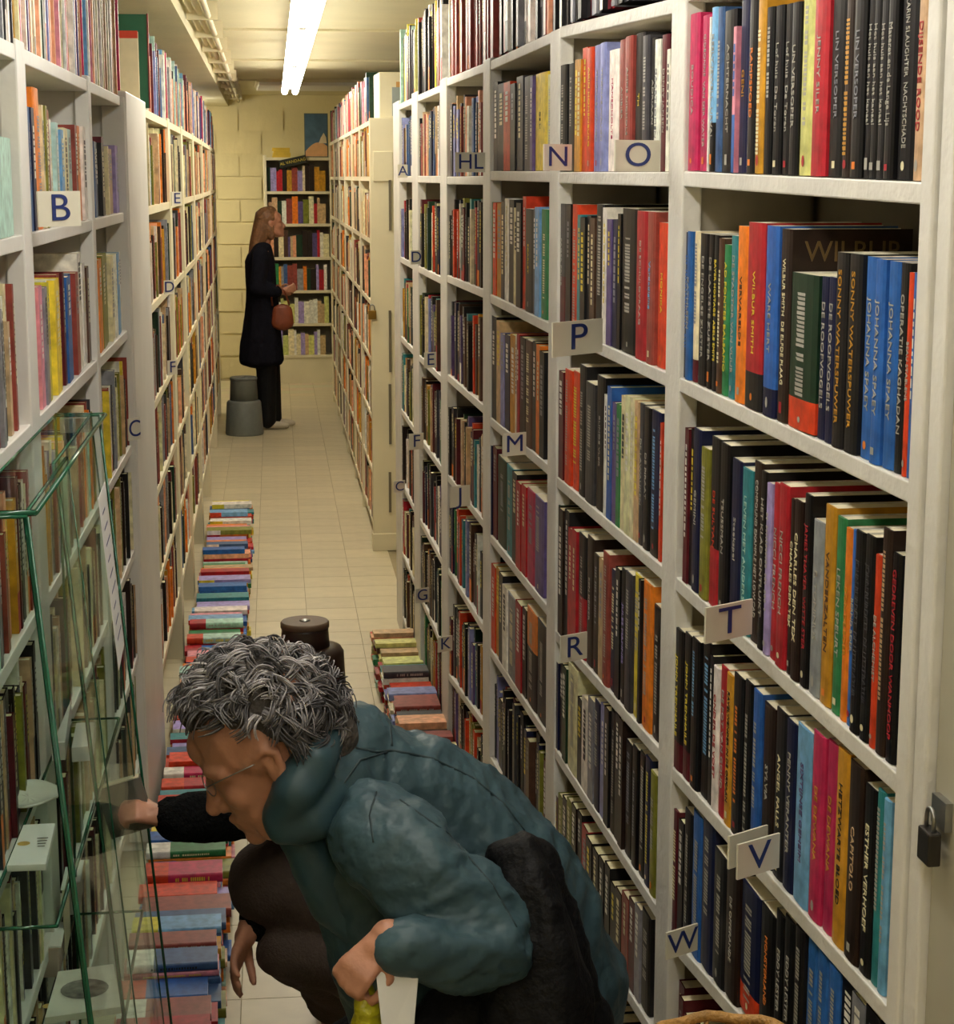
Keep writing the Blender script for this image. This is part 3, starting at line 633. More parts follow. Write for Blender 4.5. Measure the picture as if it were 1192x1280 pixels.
def ink(k):
    if k not in INK: INK[k] = mat('ink_'+CNAME[k].replace(' ', '_').replace('-', '_'), 'a5a298' if k == 'w' else PAL[k], .5, .05)
    return INK[k]
rn = random.Random(99)
def ticks(b, r):
    """illegible small lettering down a spine: rows of marks, as the photograph shows them"""
    L = b['h']*r.uniform(.4, .75); z = b['h']*.92-r.uniform(0, .03); w_ = b['t']*r.uniform(.22, .42); mbx = MB(); end = z-L
    off = r.uniform(-.1, .1)*b['t']
    while z > end:
        l = r.uniform(.0025, .0045)
        if r.random() < .12: z -= .006
        mbx.poly([(-.0006, off-w_/2, z), (-.0006, off-w_/2, z-l), (-.0006, off+w_/2*r.uniform(.6, 1), z-l), (-.0006, off+w_/2, z)][::-1])
        z -= l+.0018
    return mbx
pgm = {}
def make_book(b):
    d, t, h = b['d'], b['t'], b['h']; c = jit(CC[b['c']], rn, .1)
    root = None; cov = MB(); e = .0012; w_ = t/2
    # wrap-round cover: rounded spine plus two boards, open at the page side
    z0, z1 = 0, h; rows = [(0, h*b['f2'], CC[b['c2']] if b['c2'] else c), (h*b['f2'] if b['c2'] else 0, h, c)] if b['c2'] else [(0, h, c)]
    prof = [(d, -w_), (.003, -w_), (.0008, -w_*.72), (0, -w_*.3), (0, w_*.3), (.0008, w_*.72), (.003, w_), (d, w_)]
    inn = [(d, w_-e), (.004, w_-e), (.004, -w_+e), (d, -w_+e)]
    for za, zb_, cc in rows:
        for i in range(len(prof)-1):
            (xa, ya), (xb, yb) = prof[i], prof[i+1]
            cov.poly([(xa, ya, za), (xa, ya, zb_), (xb, yb, zb_), (xb, yb, za)], cc)
    for i in range(3):
        (xa, ya), (xb, yb) = inn[i], inn[i+1]; cov.poly([(xa, ya, 0), (xa, ya, h), (xb, yb, h), (xb, yb, 0)], CC['w'])
    for z, cc in ((h, c), (0, c)):
        cov.poly([(d, -w_, z), (d, -w_+e, z), (.004, -w_+e, z), (.003, -w_, z)], cc); cov.poly([(.003, w_, z), (.004, w_-e, z), (d, w_-e, z), (d, w_, z)], cc)
        cov.poly([(.003, -w_, z), (.004, -w_+e, z), (.004, w_-e, z), (.003, w_, z), (.0008, w_*.72, z), (0, w_*.3, z), (0, -w_*.3, z), (.0008, -w_*.72, z)], cc)
    big = b['s'] > 0
    o = link('book', cov.mesh('book', True), M_BOOK)
    o.matrix_world = frame(b)
    pb = MB().box(.0045, d-.003, -w_+e, w_-e, .002, h-.002); p_ = pb.build('page_block', M_PAGES, o)
    if b['title']:
        n = len(b['title']); size = min(t*.56, .0145); wd = n*size*.6; L = h*(.74 if n > 12 else .5)
        sx = L/wd if wd > L else min(1.1, L/wd)
        text('spine_title', b['title'], size, basis((0, 0, -1), (0, -1, 0), (-1, 0, 0), (-.0006, 0, h*.52)), ink(b['tc']), o, .0, sx)
        if b['title'].startswith('WILBUR SMITH  DE'):
            text('cover_title', 'WILBUR', .036, basis((1, 0, 0), (0, 0, 1), (0, -1, 0), (d*.52, -t/2-.0004, h-.028)), mat('dull_gold', '5e4a26', .4), o, 0, .95)
    elif t > .009 and b['d'] > .05:
        ticks(b, rn).build('spine_title', ink(b['tc'] if b['tc'] != b['c'] else 'k'), o)
    if b['face'] == 'l' and b['y'] < 4.7 and b['t'] > .012 and rn.random() < .6:
        q = min(.005, t*rn.uniform(.16, .26)); zz = h*.045; hh = q*rn.choice((.8, 1, 1.4)); mk = MB()
        if rn.random() < .5: mk.poly([(-.0007, q*cos(2*pi*k/10), zz+hh+hh*sin(2*pi*k/10)) for k in range(10)][::-1])
        else: mk.poly([(-.0007, -q, zz), (-.0007, -q, zz+2*hh), (-.0007, q, zz+2*hh), (-.0007, q, zz)])
        mk.build('publisher_mark', ink(rn.choice('wwocr')), o)
    return o
GR = {}
chosen, others = BOOKS[:300], BOOKS[300:]
used = set()
for b in chosen:
    o = make_book(b)
    kind = 'paperback' if b['h'] < .225 else 'tall book'
    cn = CNAME[b['c']]
    if b['label']: lab = b['label']
    elif b['face'] == 'p': lab = '%s book lying %s from the floor in the %s' % (cn, ordn(b['n']), b['row'].replace('floor pile', '').strip())
    elif 'top of the' in b['row'] or 'on top' in b['row']: lab = '%s book standing %s from the far end, %s' % (cn, ordn(b['n']), b['row'].replace('books ', ''))
    else: lab = '%s %s, %s from the %s, %s' % (cn, kind, ordn(b['n']), b['far'], b['row'])
    if b['face'] == 'p':
        k = int(b['row'].split()[2]); side = b['row'].split(' along ')[1]
        lab = '%s book lying %s up in the %s floor pile along %s' % (cn, ordn(b['n']), ordn(k), side)
    tag(o, lab, 'book', b['row'] if b['face'] != 'p' else 'books piled on the floor along '+b['row'].split(' along ')[1])
mass = MB(); tk = MB()
for b in others:
    M4 = frame(b); d, t, h = b['d'], b['t'], b['h']; c = jit(CC[b['c']], rn, .1); pg = jit(CC['c'], rn, .1); w_ = t/2
    P = lambda x, y, z: M4 @ Vector((x, y, z))
    fr = b['f2'] if b['c2'] else 0
    mass.poly([P(0, -w_, h*fr), P(0, -w_, h), P(0, w_, h), P(0, w_, h*fr)], c)
    if fr: mass.poly([P(0, -w_, 0), P(0, -w_, h*fr), P(0, w_, h*fr), P(0, w_, 0)], CC[b['c2']])
    mass.poly([P(0, -w_, 0), P(d, -w_, 0), P(d, -w_, h), P(0, -w_, h)], c); mass.poly([P(0, w_, h), P(d, w_, h), P(d, w_, 0), P(0, w_, 0)], c)
    e = min(.0015, w_*.3)
    mass.poly([P(.003, -w_+e, h-.002), P(d, -w_+e, h-.002), P(d, w_-e, h-.002), P(.003, w_-e, h-.002)], pg)
    mass.poly([P(d-.002, -w_, 0), P(d-.002, w_, 0), P(d-.002, w_, h-.002), P(d-.002, -w_, h-.002)], pg)
    if b['y'] < 9 and b['face'] != 'p':
        zt = h*rn.uniform(.85, .93); L = h*rn.uniform(.25, .6); q = w_*rn.uniform(.25, .5); ic = CC[b['tc'] if b['tc'] != b['c'] else 'k']; z = zt
        while z > zt-L:
            l = rn.uniform(.004, .012); mass.poly([P(-.0008, -q, z-l), P(-.0008, -q, z), P(-.0008, q, z), P(-.0008, q, z-l)], ic); z -= l+.003
tag(mass.build('book_mass', M_BOOK, None, True), 'the hundreds of smaller books filling the remaining shelves of every bookcase', 'books', None, 'stuff')

# ------------------------------------------------------------ letter signs on the shelf fronts
def sign(letters, ul, ur, vt, vb, lab, phi=45, left=False, dots=False, proud=.012):
    X = XL if left else XR; vm = (vt+vb)/2
    t = thing('letter_sign', lab, 'sign', 'shelf letter signs')
    s_, c_ = sin(radians(phi)), cos(radians(phi))
    if left:
        best = min((abs(at(ul, vm, yy/50).x-(XL(yy/50)+proud)), yy/50) for yy in range(80, 820))[1]; A_ = at(ul, vm, best); lo, hi = 0, .5
        for _ in range(40):
            m = (lo+hi)/2
            if proj(A_+Vector((s_, c_, 0))*m)[0] < ur: lo = m
            else: hi = m
        B_ = A_+Vector((s_, c_, 0))*lo
    else:
        best = min((abs(at(ur, vm, yy/100).x-(X(yy/100)-proud)), yy/100) for yy in range(150, 900))[1]
        B_ = at(ur, vm, best); lo, hi = 0, .5
        for _ in range(40):
            m = (lo+hi)/2
            if proj(B_-Vector((s_, c_, 0))*m)[0] > ul: lo = m
            else: hi = m
        A_ = B_-Vector((s_, c_, 0))*lo
    W = (B_-A_); Lw = W.length; W.normalize(); up = Vector((0, 0, 1)); nrm = W.cross(up)
    if nrm.dot(EYE-A_) < 0: nrm = -nrm
    mid = (A_+B_)/2; a = (mid-EYE).dot(FW); H = (vb-vt)*a/F/cos(PITCH)
    o = MB().box(-Lw/2, Lw/2, -.0015, .0015, -H/2, H/2).build('plate', M_SIGN, t)
    o.matrix_local = basis(W, -nrm if (-nrm).dot(W.cross(up)) < 0 else -nrm, up, mid) if W.cross(-nrm).dot(up) > 0 else basis(-W, -nrm, up, mid)
    size = H*1.08; n = len(letters); q0 = proj(mid); q1 = proj(mid+W*.02); q2 = proj(mid+up*.02)
    sx = min(6, abs(q2[1]-q0[1])/max(.2, abs(q1[0]-q0[0])))
    text('letter', letters, size, basis(W, up, nrm, mid+nrm*.0025), M_INK, t, 0, min(sx, 1.5*Lw/(size*max(n, 1))), res=6)
    return t
sign('T', 881, 939, 748, 793, 'beige card sign with blue letter T', 60)
sign('V', 921, 973, 1040, 1085, 'beige card sign with blue letter V', 62)
sign('', 910, 958, 1030, 1072, 'blank beige card tucked behind the V sign', 60, proud=.004)
sign('W', 832, 871, 1153, 1188, 'beige card sign with blue letter W', 62)
sign('P', 690, 752, 398, 440, 'beige card sign with blue letter P', 50)
sign('R', 700, 733, 789, 823, 'beige card sign with blue letter R', 62)
sign('O', 768, 824, 176, 214, 'beige card sign with blue letter O', 66)
sign('N', 679, 714, 181, 213, 'beige card sign with blue letter N', 66)
sign('M', 628, 657, 540, 568, 'beige card sign with blue letter M', 66)
sign('HL', 569, 606, 191, 215, 'beige card strip with blue letters H and L', 75)
sign('A', 497, 509, 206, 222, 'small card sign with letter A', 65)
sign('D', 513, 526, 313, 330, 'small card sign with letter D on the lettered bookcase', 65)
sign('E', 530, 545, 440, 459, 'small card sign with letter E on the lettered bookcase', 65)
sign('F', 511, 529, 541, 561, 'small card sign with letter F on the lettered bookcase', 65)
sign('J', 562, 587, 606, 632, 'card sign with blue letter J below the third board', 65)
sign('G', 519, 536, 734, 752, 'small card sign with letter G near the floor', 65)
sign('K', 547, 565, 794, 813, 'small card sign with letter K near the floor', 65)
sign('C', 492, 506, 600, 615, 'small card sign with letter C at the end of the lettered bookcase', 65)
sign('B', 47, 100, 240, 283, 'card sign with dark letter B', left=True)
sign('C', 160, 175, 524, 551, 'card sign with dark letter C on the plain cupboard', left=True, proud=.03)
sign('E', 214, 227, 240, 257, 'small card sign with letter E beyond the plain cupboard', left=True)
sign('D', 205, 217, 351, 368, 'small card sign with letter D beyond the plain cupboard', left=True)
sign('F', 209, 221, 451, 469, 'small card sign with letter F beyond the plain cupboard', left=True)

# ------------------------------------------------------------ near right: closing post and cupboard door with padlock
nc = thing('cabinet', 'grey white cupboard door with a dark padlock, beside the top V sign bay', 'cabinet')
x = XR(1.7)
MB().box(x+.004, x+.22, 1.723, 1.757, 0, CEIL-.3).build('side_post', M_WHITE2, nc, bevel=.003)
MB().box(x+.014, x+.22, 1.0, 1.7215, .05, CEIL-.35).build('door', mat('grey_white_door', 'aca896', .5, .05, 5), nc, bevel=.003)
zl = z_of(x, 1.69, 1022)
MB().box(x+.006, x+.0138, 1.672, 1.708, zl-.01, zl+.02).build('hasp', M_METAL, nc)
pl = padlock((x-.002, 1.69, zl-.012), .78, lab='dark padlock on the near cupboard door'); pl.rotation_euler = (0, 0, pi/2)

# ------------------------------------------------------------ step stools
def stool(name, lab, cx, cy, r1, r2, h, m, mt, hub=.16):
    t = thing(name, lab, 'step stool', None, (cx, cy, 0))
    MB().lathe(0, 0, [(r2*.97, .0), (r2, .01), (r2*.98, .05), (r2*.9, hub*1.35), (r2*.84, hub*1.42), (r1*1.05, hub*1.45)], 36).build('base', m, t)
    MB().lathe(0, 0, [(r1*1.06, hub*1.3), (r1*.98, h-.03), (r1, h-.02)], 36).build('upper_drum', m, t)
    MB().lathe(0, 0, [(r1*1.02, h-.02), (r1*1.02, h-.005), (r1*.97, h)], 36).build('tread', mt, t)
    MB().lathe(0, 0, [(.018, h), (.016, h+.003), (.006, h+.006)], 12).build('stud', M_METAL, t)
    return t
p = at(306, 545, 13.05); stool('step_stool', 'grey round step stool beside the standing woman', p.x, 13.15, .095, .135, .41, M_GREY, M_GREY, .17)
p = at(377, 776, 5.9); z = p.z; stool('step_stool', 'dark brown round step stool behind the crouching customers', p.x+.01, 5.9, .078, .14, z, M_DARKBR, M_MIDBR, .2)

# ------------------------------------------------------------ people
def blob(name, parts, voxel, m, parent=None, smooth=4, ico=2):
    """one continuous skin over chains of ellipsoids; parts: list of chains [(centre, r or (rx, ry, rz)), ...]"""
    bm = bmesh.new()
    tmpl = bmesh.new(); bmesh.ops.create_icosphere(tmpl, subdivisions=ico, radius=1); tv = [v.co.copy() for v in tmpl.verts]; tf = [[v.index for v in f.verts] for f in tmpl.faces]; tmpl.free()
    vs, fs = [], []
    def put(c, r):
        i = len(vs); vs.extend([(c[0]+v.x*r[0], c[1]+v.y*r[1], c[2]+v.z*r[2]) for v in tv]); fs.extend([[i+k for k in f] for f in tf])
    for ch in parts:
        ch = [(Vector(c), Vector((r, r, r)) if not isinstance(r, (tuple, list, Vector)) else Vector(r)) for c, r in ch]
        if len(ch) == 1: put(*ch[0]); continue
        for (c0, r0), (c1, r1) in zip(ch, ch[1:]):
            n = max(2, int((c1-c0).length/(min(min(r0), min(r1))*.35))+1)
            for k in range(n+1):
                f = k/n; put(c0.lerp(c1, f), r0.lerp(r1, f))
    bm.free()
    me = bpy.data.meshes.new(name); me.from_pydata(vs, [], fs); me.update()
    o = bpy.data.objects.new(name, me); col.objects.link(o)
    rm = o.modifiers.new('r', 'REMESH'); rm.mode = 'VOXEL'; rm.voxel_size = voxel
    if smooth:
        s = o.modifiers.new('s', 'SMOOTH'); s.iterations = smooth; s.factor = .6
    bpy.context.view_layer.update()
    dg = bpy.context.evaluated_depsgraph_get(); me2 = bpy.data.meshes.new_from_object(o.evaluated_get(dg))
    me2.polygons.foreach_set('use_smooth', [True]*len(me2.polygons)); o.modifiers.clear(); o.data = me2; me2.name = name; bpy.data.meshes.remove(me)
    me2.materials.clear(); me2.materials.append(m)
    if parent is not None: o.parent = parent
    return o
def wrinkle(o, amp, scale, seed=0, stretch=(1, 1, 1)):
    me = o.data; me.calc_loop_triangles() if False else None
    ns = [v.normal.copy() for v in me.vertices]
    for v, n in zip(me.vertices, ns):
        q = Vector((v.co.x*scale*stretch[0]+seed, v.co.y*scale*stretch[1], v.co.z*scale*stretch[2]))
        v.co += n*amp*(1-2*abs(noise.noise(q)))
    me.update()
def head_parts(c, fwd, up, s=1.0, neck=None):
    f = Vector(fwd).normalized(); u = Vector(up); u = (u-f*u.dot(f)).normalized(); l = u.cross(f)
    W = lambda x, y, z: Vector(c)+(f*x+l*y+u*z)*s
    r = lambda a: a*s
    P = [[(W(-.012, 0, .02), r(.088))], [(W(.01, 0, .03), r(.082)), (W(-.03, 0, .025), r(.084))], [(W(.03, 0, -.02), r(.066)), (W(.045, 0, -.06), r(.05)), (W(.066, 0, -.098), r(.026))],
         [(W(.07, 0, .035), r(.034))], [(W(.088, 0, .0), r(.011)), (W(.105, 0, -.03), r(.0105)), (W(.114, 0, -.046), r(.0125))], [(W(.098, .012, -.05), r(.009))], [(W(.098, -.012, -.05), r(.009))],
         [(W(.088, .018, -.075), r(.007)), (W(.099, 0, -.073), r(.0075)), (W(.088, -.018, -.075), r(.007))], [(W(.086, .014, -.086), r(.007)), (W(.095, 0, -.086), r(.008)), (W(.086, -.014, -.086), r(.007))],
         [(W(.083, 0, -.108), r(.017))]]
    for q in (1, -1):
        P += [[(W(.085, .010*q, .013), r(.011)), (W(.077, .040*q, .012), r(.012)), (W(.06, .058*q, .004), r(.012))], [(W(.058, .036*q, -.035), r(.026))], [(W(.070, .032*q, -.001), r(.0145))], [(W(.0, .055*q, -.07), r(.03)), (W(.05, .03*q, -.1), r(.022))],
              [(W(.004, .080*q, .004), r(.0065)), (W(-.012, .088*q, .012), r(.0065)), (W(-.026, .090*q, .0), r(.0065)), (W(-.022, .088*q, -.022), r(.0065)), (W(-.006, .082*q, -.042), r(.0085))], [(W(-.008, .078*q, -.012), r(.010)), (W(-.006, .078*q, -.028), r(.009))]]
    if neck: P += [[(W(-.03, 0, -.05), r(.055)), (Vector(neck[0]), neck[1])]]
    return P, W
def hand_parts(wrist, d, palm_n, s=1.0, curl=.9, thumb=1):
    """palm, five unequal bent fingers; d: direction of the hand, palm_n: the way the palm faces"""
    d = Vector(d).normalized(); n = Vector(palm_n); n = (n-d*n.dot(d)).normalized(); a = n.cross(d)*thumb
    w_ = Vector(wrist); P = [[(w_, .024*s), (w_+d*.03*s, .026*s)]]
    for q in (-.026, -.009, .009, .026): P.append([(w_+d*.02*s+a*q*.6*s, .015*s), (w_+d*.085*s+a*q*s, .0125*s)])
    for q, L in ((-.029, .062), (-.010, .078), (.010, .084), (.029, .076)):
        p = w_+d*.085*s+a*q*s; ch = [(p, .0105*s)]; ang_ = curl*.45
        for k, f in enumerate((.42, .33, .25)):
            p = p+(d*cos(ang_)+n*sin(ang_))*L*f*s; ch.append((p, (.0098-.0008*k)*s)); ang_ += curl
        P.append(ch)
    p = w_+d*.03*s+a*.024*s; t1 = p+(d*.55+a*.7+n*.35)*.042*s; t2 = t1+(d*.85+a*.1+n*.5).normalized()*.032*s; t3 = t2+(d*.9-a*.2+n*.5).normalized()*.024*s
    P.append([(p, .015*s), (t1, .012*s), (t2, .0108*s), (t3, .0095*s)])
    return P
def eyes(parent, W, s=1):
    me = MB()
    for q in (1, -1):
        e = W(.066, .031*q, -.010); fw = (W(1, 0, 0)-W(0, 0, 0)).normalized()
        bpyo = blob('eye', [[(e, .0135*s)]], .002, mat('eye_white', 'd8d0c8', .2), parent, 1)
        blob('iris', [[(e+fw*.0105*s, .0055*s)]], .001, mat('iris_brown', '2b1c14', .2), bpyo, 0)

# --- the woman in the teal quilted coat, crouching low, in profile
yL = 2.62
HC = at(333, 926, yL)
fwd = Vector((-.86, .12, -.51)); upv = Vector((-.51, .05, .86))
hp, HW = head_parts(HC, fwd, upv, 1.06, (at(415, 985, yL+.03), .055))
px = lambda r, y=yL: r*(y*1.02)/F      # radius given in picture pixels -> metres at that distance
near = at(470, 1035, 2.50); elbow = at(606, 1178, 2.46)
wrist = at(484, 1170, 2.36)
bodyp = hp+[[(at(425, 985, 2.66), .06), (at(500, 1010, 2.72), (.075, .09, .08)), (at(590, 1090, 2.73), (.08, .10, .085)), (at(670, 1210, 2.73), (.085, .10, .09))],
            [(at(480, 1020, 2.72), .04), (at(470, 1040, 2.56), .035), (near, .034), (elbow, .03), (wrist, .024)],
            [(at(670, 1210, 2.76), .06), (at(520, 1290, 2.86), .06), (at(445, 1322, 2.87), .045), (at(500, 1460, 2.9), .042), (at(520, 1560, 2.92), .04)],
            [(at(650, 1230, 2.70), .06), (at(540, 1340, 2.60), .06), (at(455, 1372, 2.59), .045), (at(500, 1530, 2.64), .042), (at(520, 1640, 2.66), .04)]]
bodyp += hand_parts(wrist, at(452, 1206, 2.34)-wrist, (.5, .85, -.1), .74, 1.15, -1)
lady = blob('person', bodyp, .0042, M_SKIN, None, 2)
tag(lady, 'grey haired person in glasses and teal quilted coat, crouching in profile', 'person')
eyes(lady, HW, 1.06)
coat = [[(at(400, 985, 2.60), .062), (at(432, 948, 2.67), px(68)), (at(450, 985, 2.68), px(84)), (at(500, 1005, 2.70), px(98)), (at(575, 1062, 2.72), px(112)), (at(640, 1140, 2.72), px(116)), (at(660, 1240, 2.72), px(114)), (at(650, 1340, 2.72), px(116))],
        [(at(440, 1040, 2.66), px(70)), (at(470, 1130, 2.66), px(72)), (at(500, 1220, 2.66), px(78)), (at(540, 1330, 2.68), px(90))],
        [(at(665, 1170, 2.72), px(85)), (at(712, 1222, 2.72), px(72)), (at(690, 1330, 2.72), px(80))]]
ct = blob('coat', coat, .008, M_TEAL, lady, 6)
wrinkle(ct, .010, 9, 3, (1.4, 1, .8)); wrinkle(ct, .005, 24, 8, (1.6, 1, .5)); wrinkle(ct, .0018, 60, 2, (1.6, 1, .4))
slv = [[(at(468, 1042, 2.52), px(57, 2.45)), (at(525, 1095, 2.46), px(63, 2.4)), (at(590, 1160, 2.44), px(62, 2.4)), (at(606, 1180, 2.42), px(57, 2.4)), (at(560, 1200, 2.38), px(48, 2.35)), (at(500, 1184, 2.36), px(34, 2.35))],
       [(at(590, 1110, 2.46), px(40, 2.4)), (at(620, 1160, 2.44), px(44, 2.4))], [(at(470, 1020, 2.55), px(44)), (at(500, 1060, 2.5), px(60))]]
sv = blob('sleeve', slv, .006, M_TEAL, lady, 5); wrinkle(sv, .011, 9, 5, (1, 1, 1)); wrinkle(sv, .005, 24, 1, (.7, 1, 1.3)); wrinkle(sv, .0018, 60, 4, (.7, 1, 1.5))
# stand collar round the neck
clr = [[(at(352, 1020, 2.56), px(26)), (at(372, 985, 2.53), px(30)), (at(392, 950, 2.54), px(28)), (at(412, 915, 2.60), px(26)), (at(420, 905, 2.68), px(24))],
       [(at(356, 1030, 2.56), px(26)), (at(390, 1020, 2.55), px(34)), (at(410, 980, 2.58), px(36))], [(at(368, 1035, 2.60), px(24)), (at(400, 1080, 2.62), px(40)), (at(425, 1120, 2.64), px(44)), (at(455, 1160, 2.62), px(30))],
       [(at(352, 1020, 2.56), px(24)), (at(350, 1010, 2.66), px(22)), (at(385, 970, 2.72), px(24)), (at(420, 905, 2.68), px(24))]]
cl = blob('collar', clr, .006, mat('dark_teal_nylon', '34505a', .45, .1, 5, .5, bscale=14), lady, 4); wrinkle(cl, .003, 18, 2)
tr_ = [[(at(660, 1250, 2.72), .11), (at(540, 1285, 2.72), .09)], [(at(660, 1250, 2.78), .11), (at(520, 1290, 2.86), .09), (at(440, 1320, 2.87), .065), (at(500, 1460, 2.9), .06), (at(520, 1560, 2.92), .055)],
       [(at(660, 1250, 2.68), .11), (at(540, 1340, 2.60), .09), (at(450, 1370, 2.59), .065), (at(500, 1530, 2.64), .06), (at(520, 1640, 2.66), .055)]]
blob('trousers', tr_, .012, M_BLACK, lady, 4)
for a_, y_ in ((at(505, 1640, 2.93), 2.93), (at(505, 1720, 2.66), 2.66)):
    blob('shoe', [[((a_.x+.04, y_, .045), (.05, .04, .044)), ((a_.x-.09, y_, .04), (.05, .038, .035)), ((a_.x-.15, y_, .035), (.04, .036, .03))]], .006, M_BLACK, lady, 3)
# seams of the quilting, laid on the coat surface along the lines one sees
dg = bpy.context.evaluated_depsgraph_get()
def bvh(o): return BVHTree.FromPolygons([v.co for v in o.data.vertices], [p.vertices[:] for p in o.data.polygons])
def seam(o, pts, parent, r=.0022, m=None):
    T_ = bvh(o); out = []
    for (a, b) in zip(pts, pts[1:]):
        for k in range(6):
            u, v = a[0]+(b[0]-a[0])*k/6, a[1]+(b[1]-a[1])*k/6; d = ray(u, v).normalized(); hit = T_.ray_cast(EYE, d)
            if hit[0]: out.append(hit[0]+d*.0008)
    if len(out) > 3: MB().tube(out, r, 5).build('seam', m or mat('seam_dark', '22353a', .6), parent)
seam(ct, [(428, 905), (445, 935), (470, 940), (490, 938), (540, 948), (590, 972), (630, 1005), (660, 1045)], lady)
seam(ct, [(425, 985), (450, 950), (490, 938)], lady)
seam(ct, [(475, 885), (487, 905), (490, 938)], lady)
seam(sv, [(470, 990), (462, 1020), (468, 1060)], lady, .0018)
seam(sv, [(500, 1000), (560, 1042), (615, 1105), (652, 1170)], lady, .0018)
# hair: dark underlayer and many short curls
f_ = fwd.normalized(); u_ = (upv-f_*upv.dot(f_)).normalized(); l_ = u_.cross(f_)
M_HAIR = attr_mat('grey_hair', .42, 60, .35)
hu = blob('hair', [[(HW(-.02, 0, .042), .089)], [(HW(.02, 0, .07), .067)], [(HW(-.052, 0, .01), .076)], [(HW(-.07, 0, -.035), .055)], [(HW(.05, 0, .082), .040)], [(HW(-.035, -.055, .025), .034)], [(HW(-.035, .055, .025), .034)]], .006, mat('hair_under', '4a443e', .8, .3, 80, .6, bscale=120), lady, 2)
rh = random.Random(12); locks = MB(); N = 0
while N < 300:
    v = Vector((rh.gauss(0, 1), rh.gauss(0, 1), rh.gauss(0, 1))).normalized()      # local: x fwd, y left, z up
    if v.z < -.6 or (v.x > .4 and v.z < .74) or (v.x > .1 and v.z < .42) or (v.x > -.25 and v.z < .0): continue
    if abs(v.y) > .5 and v.x > -.35 and v.z < .12: continue
    base = HW(-.014+v.x*.082, v.y*.072, .03+v.z*.082); nrm = (f_*v.x+l_*v.y+u_*v.z).normalized()
    tn = (nrm.cross(Vector((rh.gauss(0, 1), rh.gauss(0, 1), rh.gauss(0, 1))))).normalized()
    tn = (tn*.55+(-Vector((0, 0, 1))-nrm*-nrm.z)*.5+f_*.35*max(0, v.z)).normalized(); sd = nrm.cross(tn)
    L = rh.uniform(.035, .06); R_ = rh.uniform(.007, .013); ph_ = rh.uniform(0, 6.28); turn = rh.uniform(2.2, 3.8)*rh.choice((1, -1))
    g0 = rh.choice([.09, .14, .2, .3, .42])*(.6 if v.z < .1 else 1)
    for q in range(9):
        o1, o2 = rh.gauss(0, .0042), rh.gauss(0, .0042); pts = []; rs = []; g = g0*rh.uniform(.75, 1.3); c = (g*1.0, g*.94, g*.95)
        Lq = L*rh.uniform(.85, 1.12); pq = ph_+rh.gauss(0, .18)
        for k in range(8):
            t = k/7; a = pq+t*turn; sp = 1+.3*t
            pts.append(base+tn*Lq*t*.9+nrm*(.014+.018*sin(t*2.4)+R_*.5*sin(a)+o1*sp)+sd*(R_*cos(a)*.9+o2*sp)); rs.append(.0017*(1-t*.7)+.0003)
        locks.tube(pts, rs, 3, False, c)
    N += 1
locks.build('hair_curls', M_HAIR, lady, True)
# wire glasses
gl = None
for q in (-1, 1):
    c0 = HW(.092, .033*q, -.006); ring = [c0+(l_*cos(a)*.021+u_*sin(a)*.017)*1.06 for a in [2*pi*k/18 for k in range(19)]]
    o = MB().tube(ring, .0009, 5, False).build('glasses' if gl is None else 'rim', M_METAL, lady if gl is None else gl); gl = gl or o
    if gl is not o: pass
    mb = MB(); mb.poly([p for p in ring[:-1]]); mb.build('lens', M_LENS, gl)
    MB().tube([HW(.09, .056*q, -.002), HW(.05, .074*q, .0), HW(.0, .081*q, -.002)], .001, 5).build('temple', M_METAL, gl)
MB().tube([HW(.094, -.012, -.002), HW(.098, 0, 0), HW(.094, .012, -.002)], .001, 5).build('bridge', M_METAL, gl)
# the things she holds and wears
bag = blob('shoulder_bag', [[(at(655, 1075, 2.50), px(24)), (at(660, 1120, 2.46), px(32)), (at(668, 1180, 2.44), px(42)), (at(672, 1250, 2.44), px(58)), (at(665, 1330, 2.44), px(72))],
            [(at(640, 1075, 2.52), px(20)), (at(672, 1078, 2.50), px(20)), (at(692, 1190, 2.50), px(30)), (at(712, 1290, 2.52), px(44))],
            [(at(650, 1240, 2.50), px(52)), (at(560, 1290, 2.50), px(40)), (at(600, 1350, 2.50), px(75)), (at(680, 1330, 2.50), px(70))], [(at(676, 1130, 2.5), px(26)), (at(655, 1180, 2.5), px(38))]], .007, M_BLACK, None, 5)
wrinkle(bag, .016, 7, 9, (1.6, 1, .6)); wrinkle(bag, .007, 18, 4, (1.6, 1, .6))
tag(bag, 'black cloth shoulder bag hanging over the hip of the teal coat', 'bag')
MB().tube([at(655, 1062, 2.44), at(600, 1010, 2.52), at(540, 965, 2.58), at(500, 950, 2.64)], [.006, .005, .004, .003], 8)
cd = thing('booklet', 'white folded booklet held in the hand of the teal coated person', 'booklet')
Q = [at(467, 1192, 2.335), at(523, 1212, 2.335), at(515, 1310, 2.31), at(480, 1310, 2.31)]
mb = MB(); off = Vector((.01, .03, 0)).normalized()*.003
mb.hexa([Q[3], Q[2], Q[2]+off, Q[3]+off], [Q[0], Q[1], Q[1]+off, Q[0]+off]); mb.build('cover', M_PAPER, cd)
mb = MB(); mb.hexa([Q[3]+off*1.2, Q[2]+off*1.2, Q[2]+off*2, Q[3]+off*2], [Q[0]+off*1.2+Vector((.004, 0, .004)), Q[1]+off*1.2+Vector((0, 0, .005)), Q[1]+off*2+Vector((0, 0, .005)), Q[0]+off*2+Vector((.004, 0, .004))])
mb.build('green_back', mat('green_card', '2e4a3a', .5), cd)
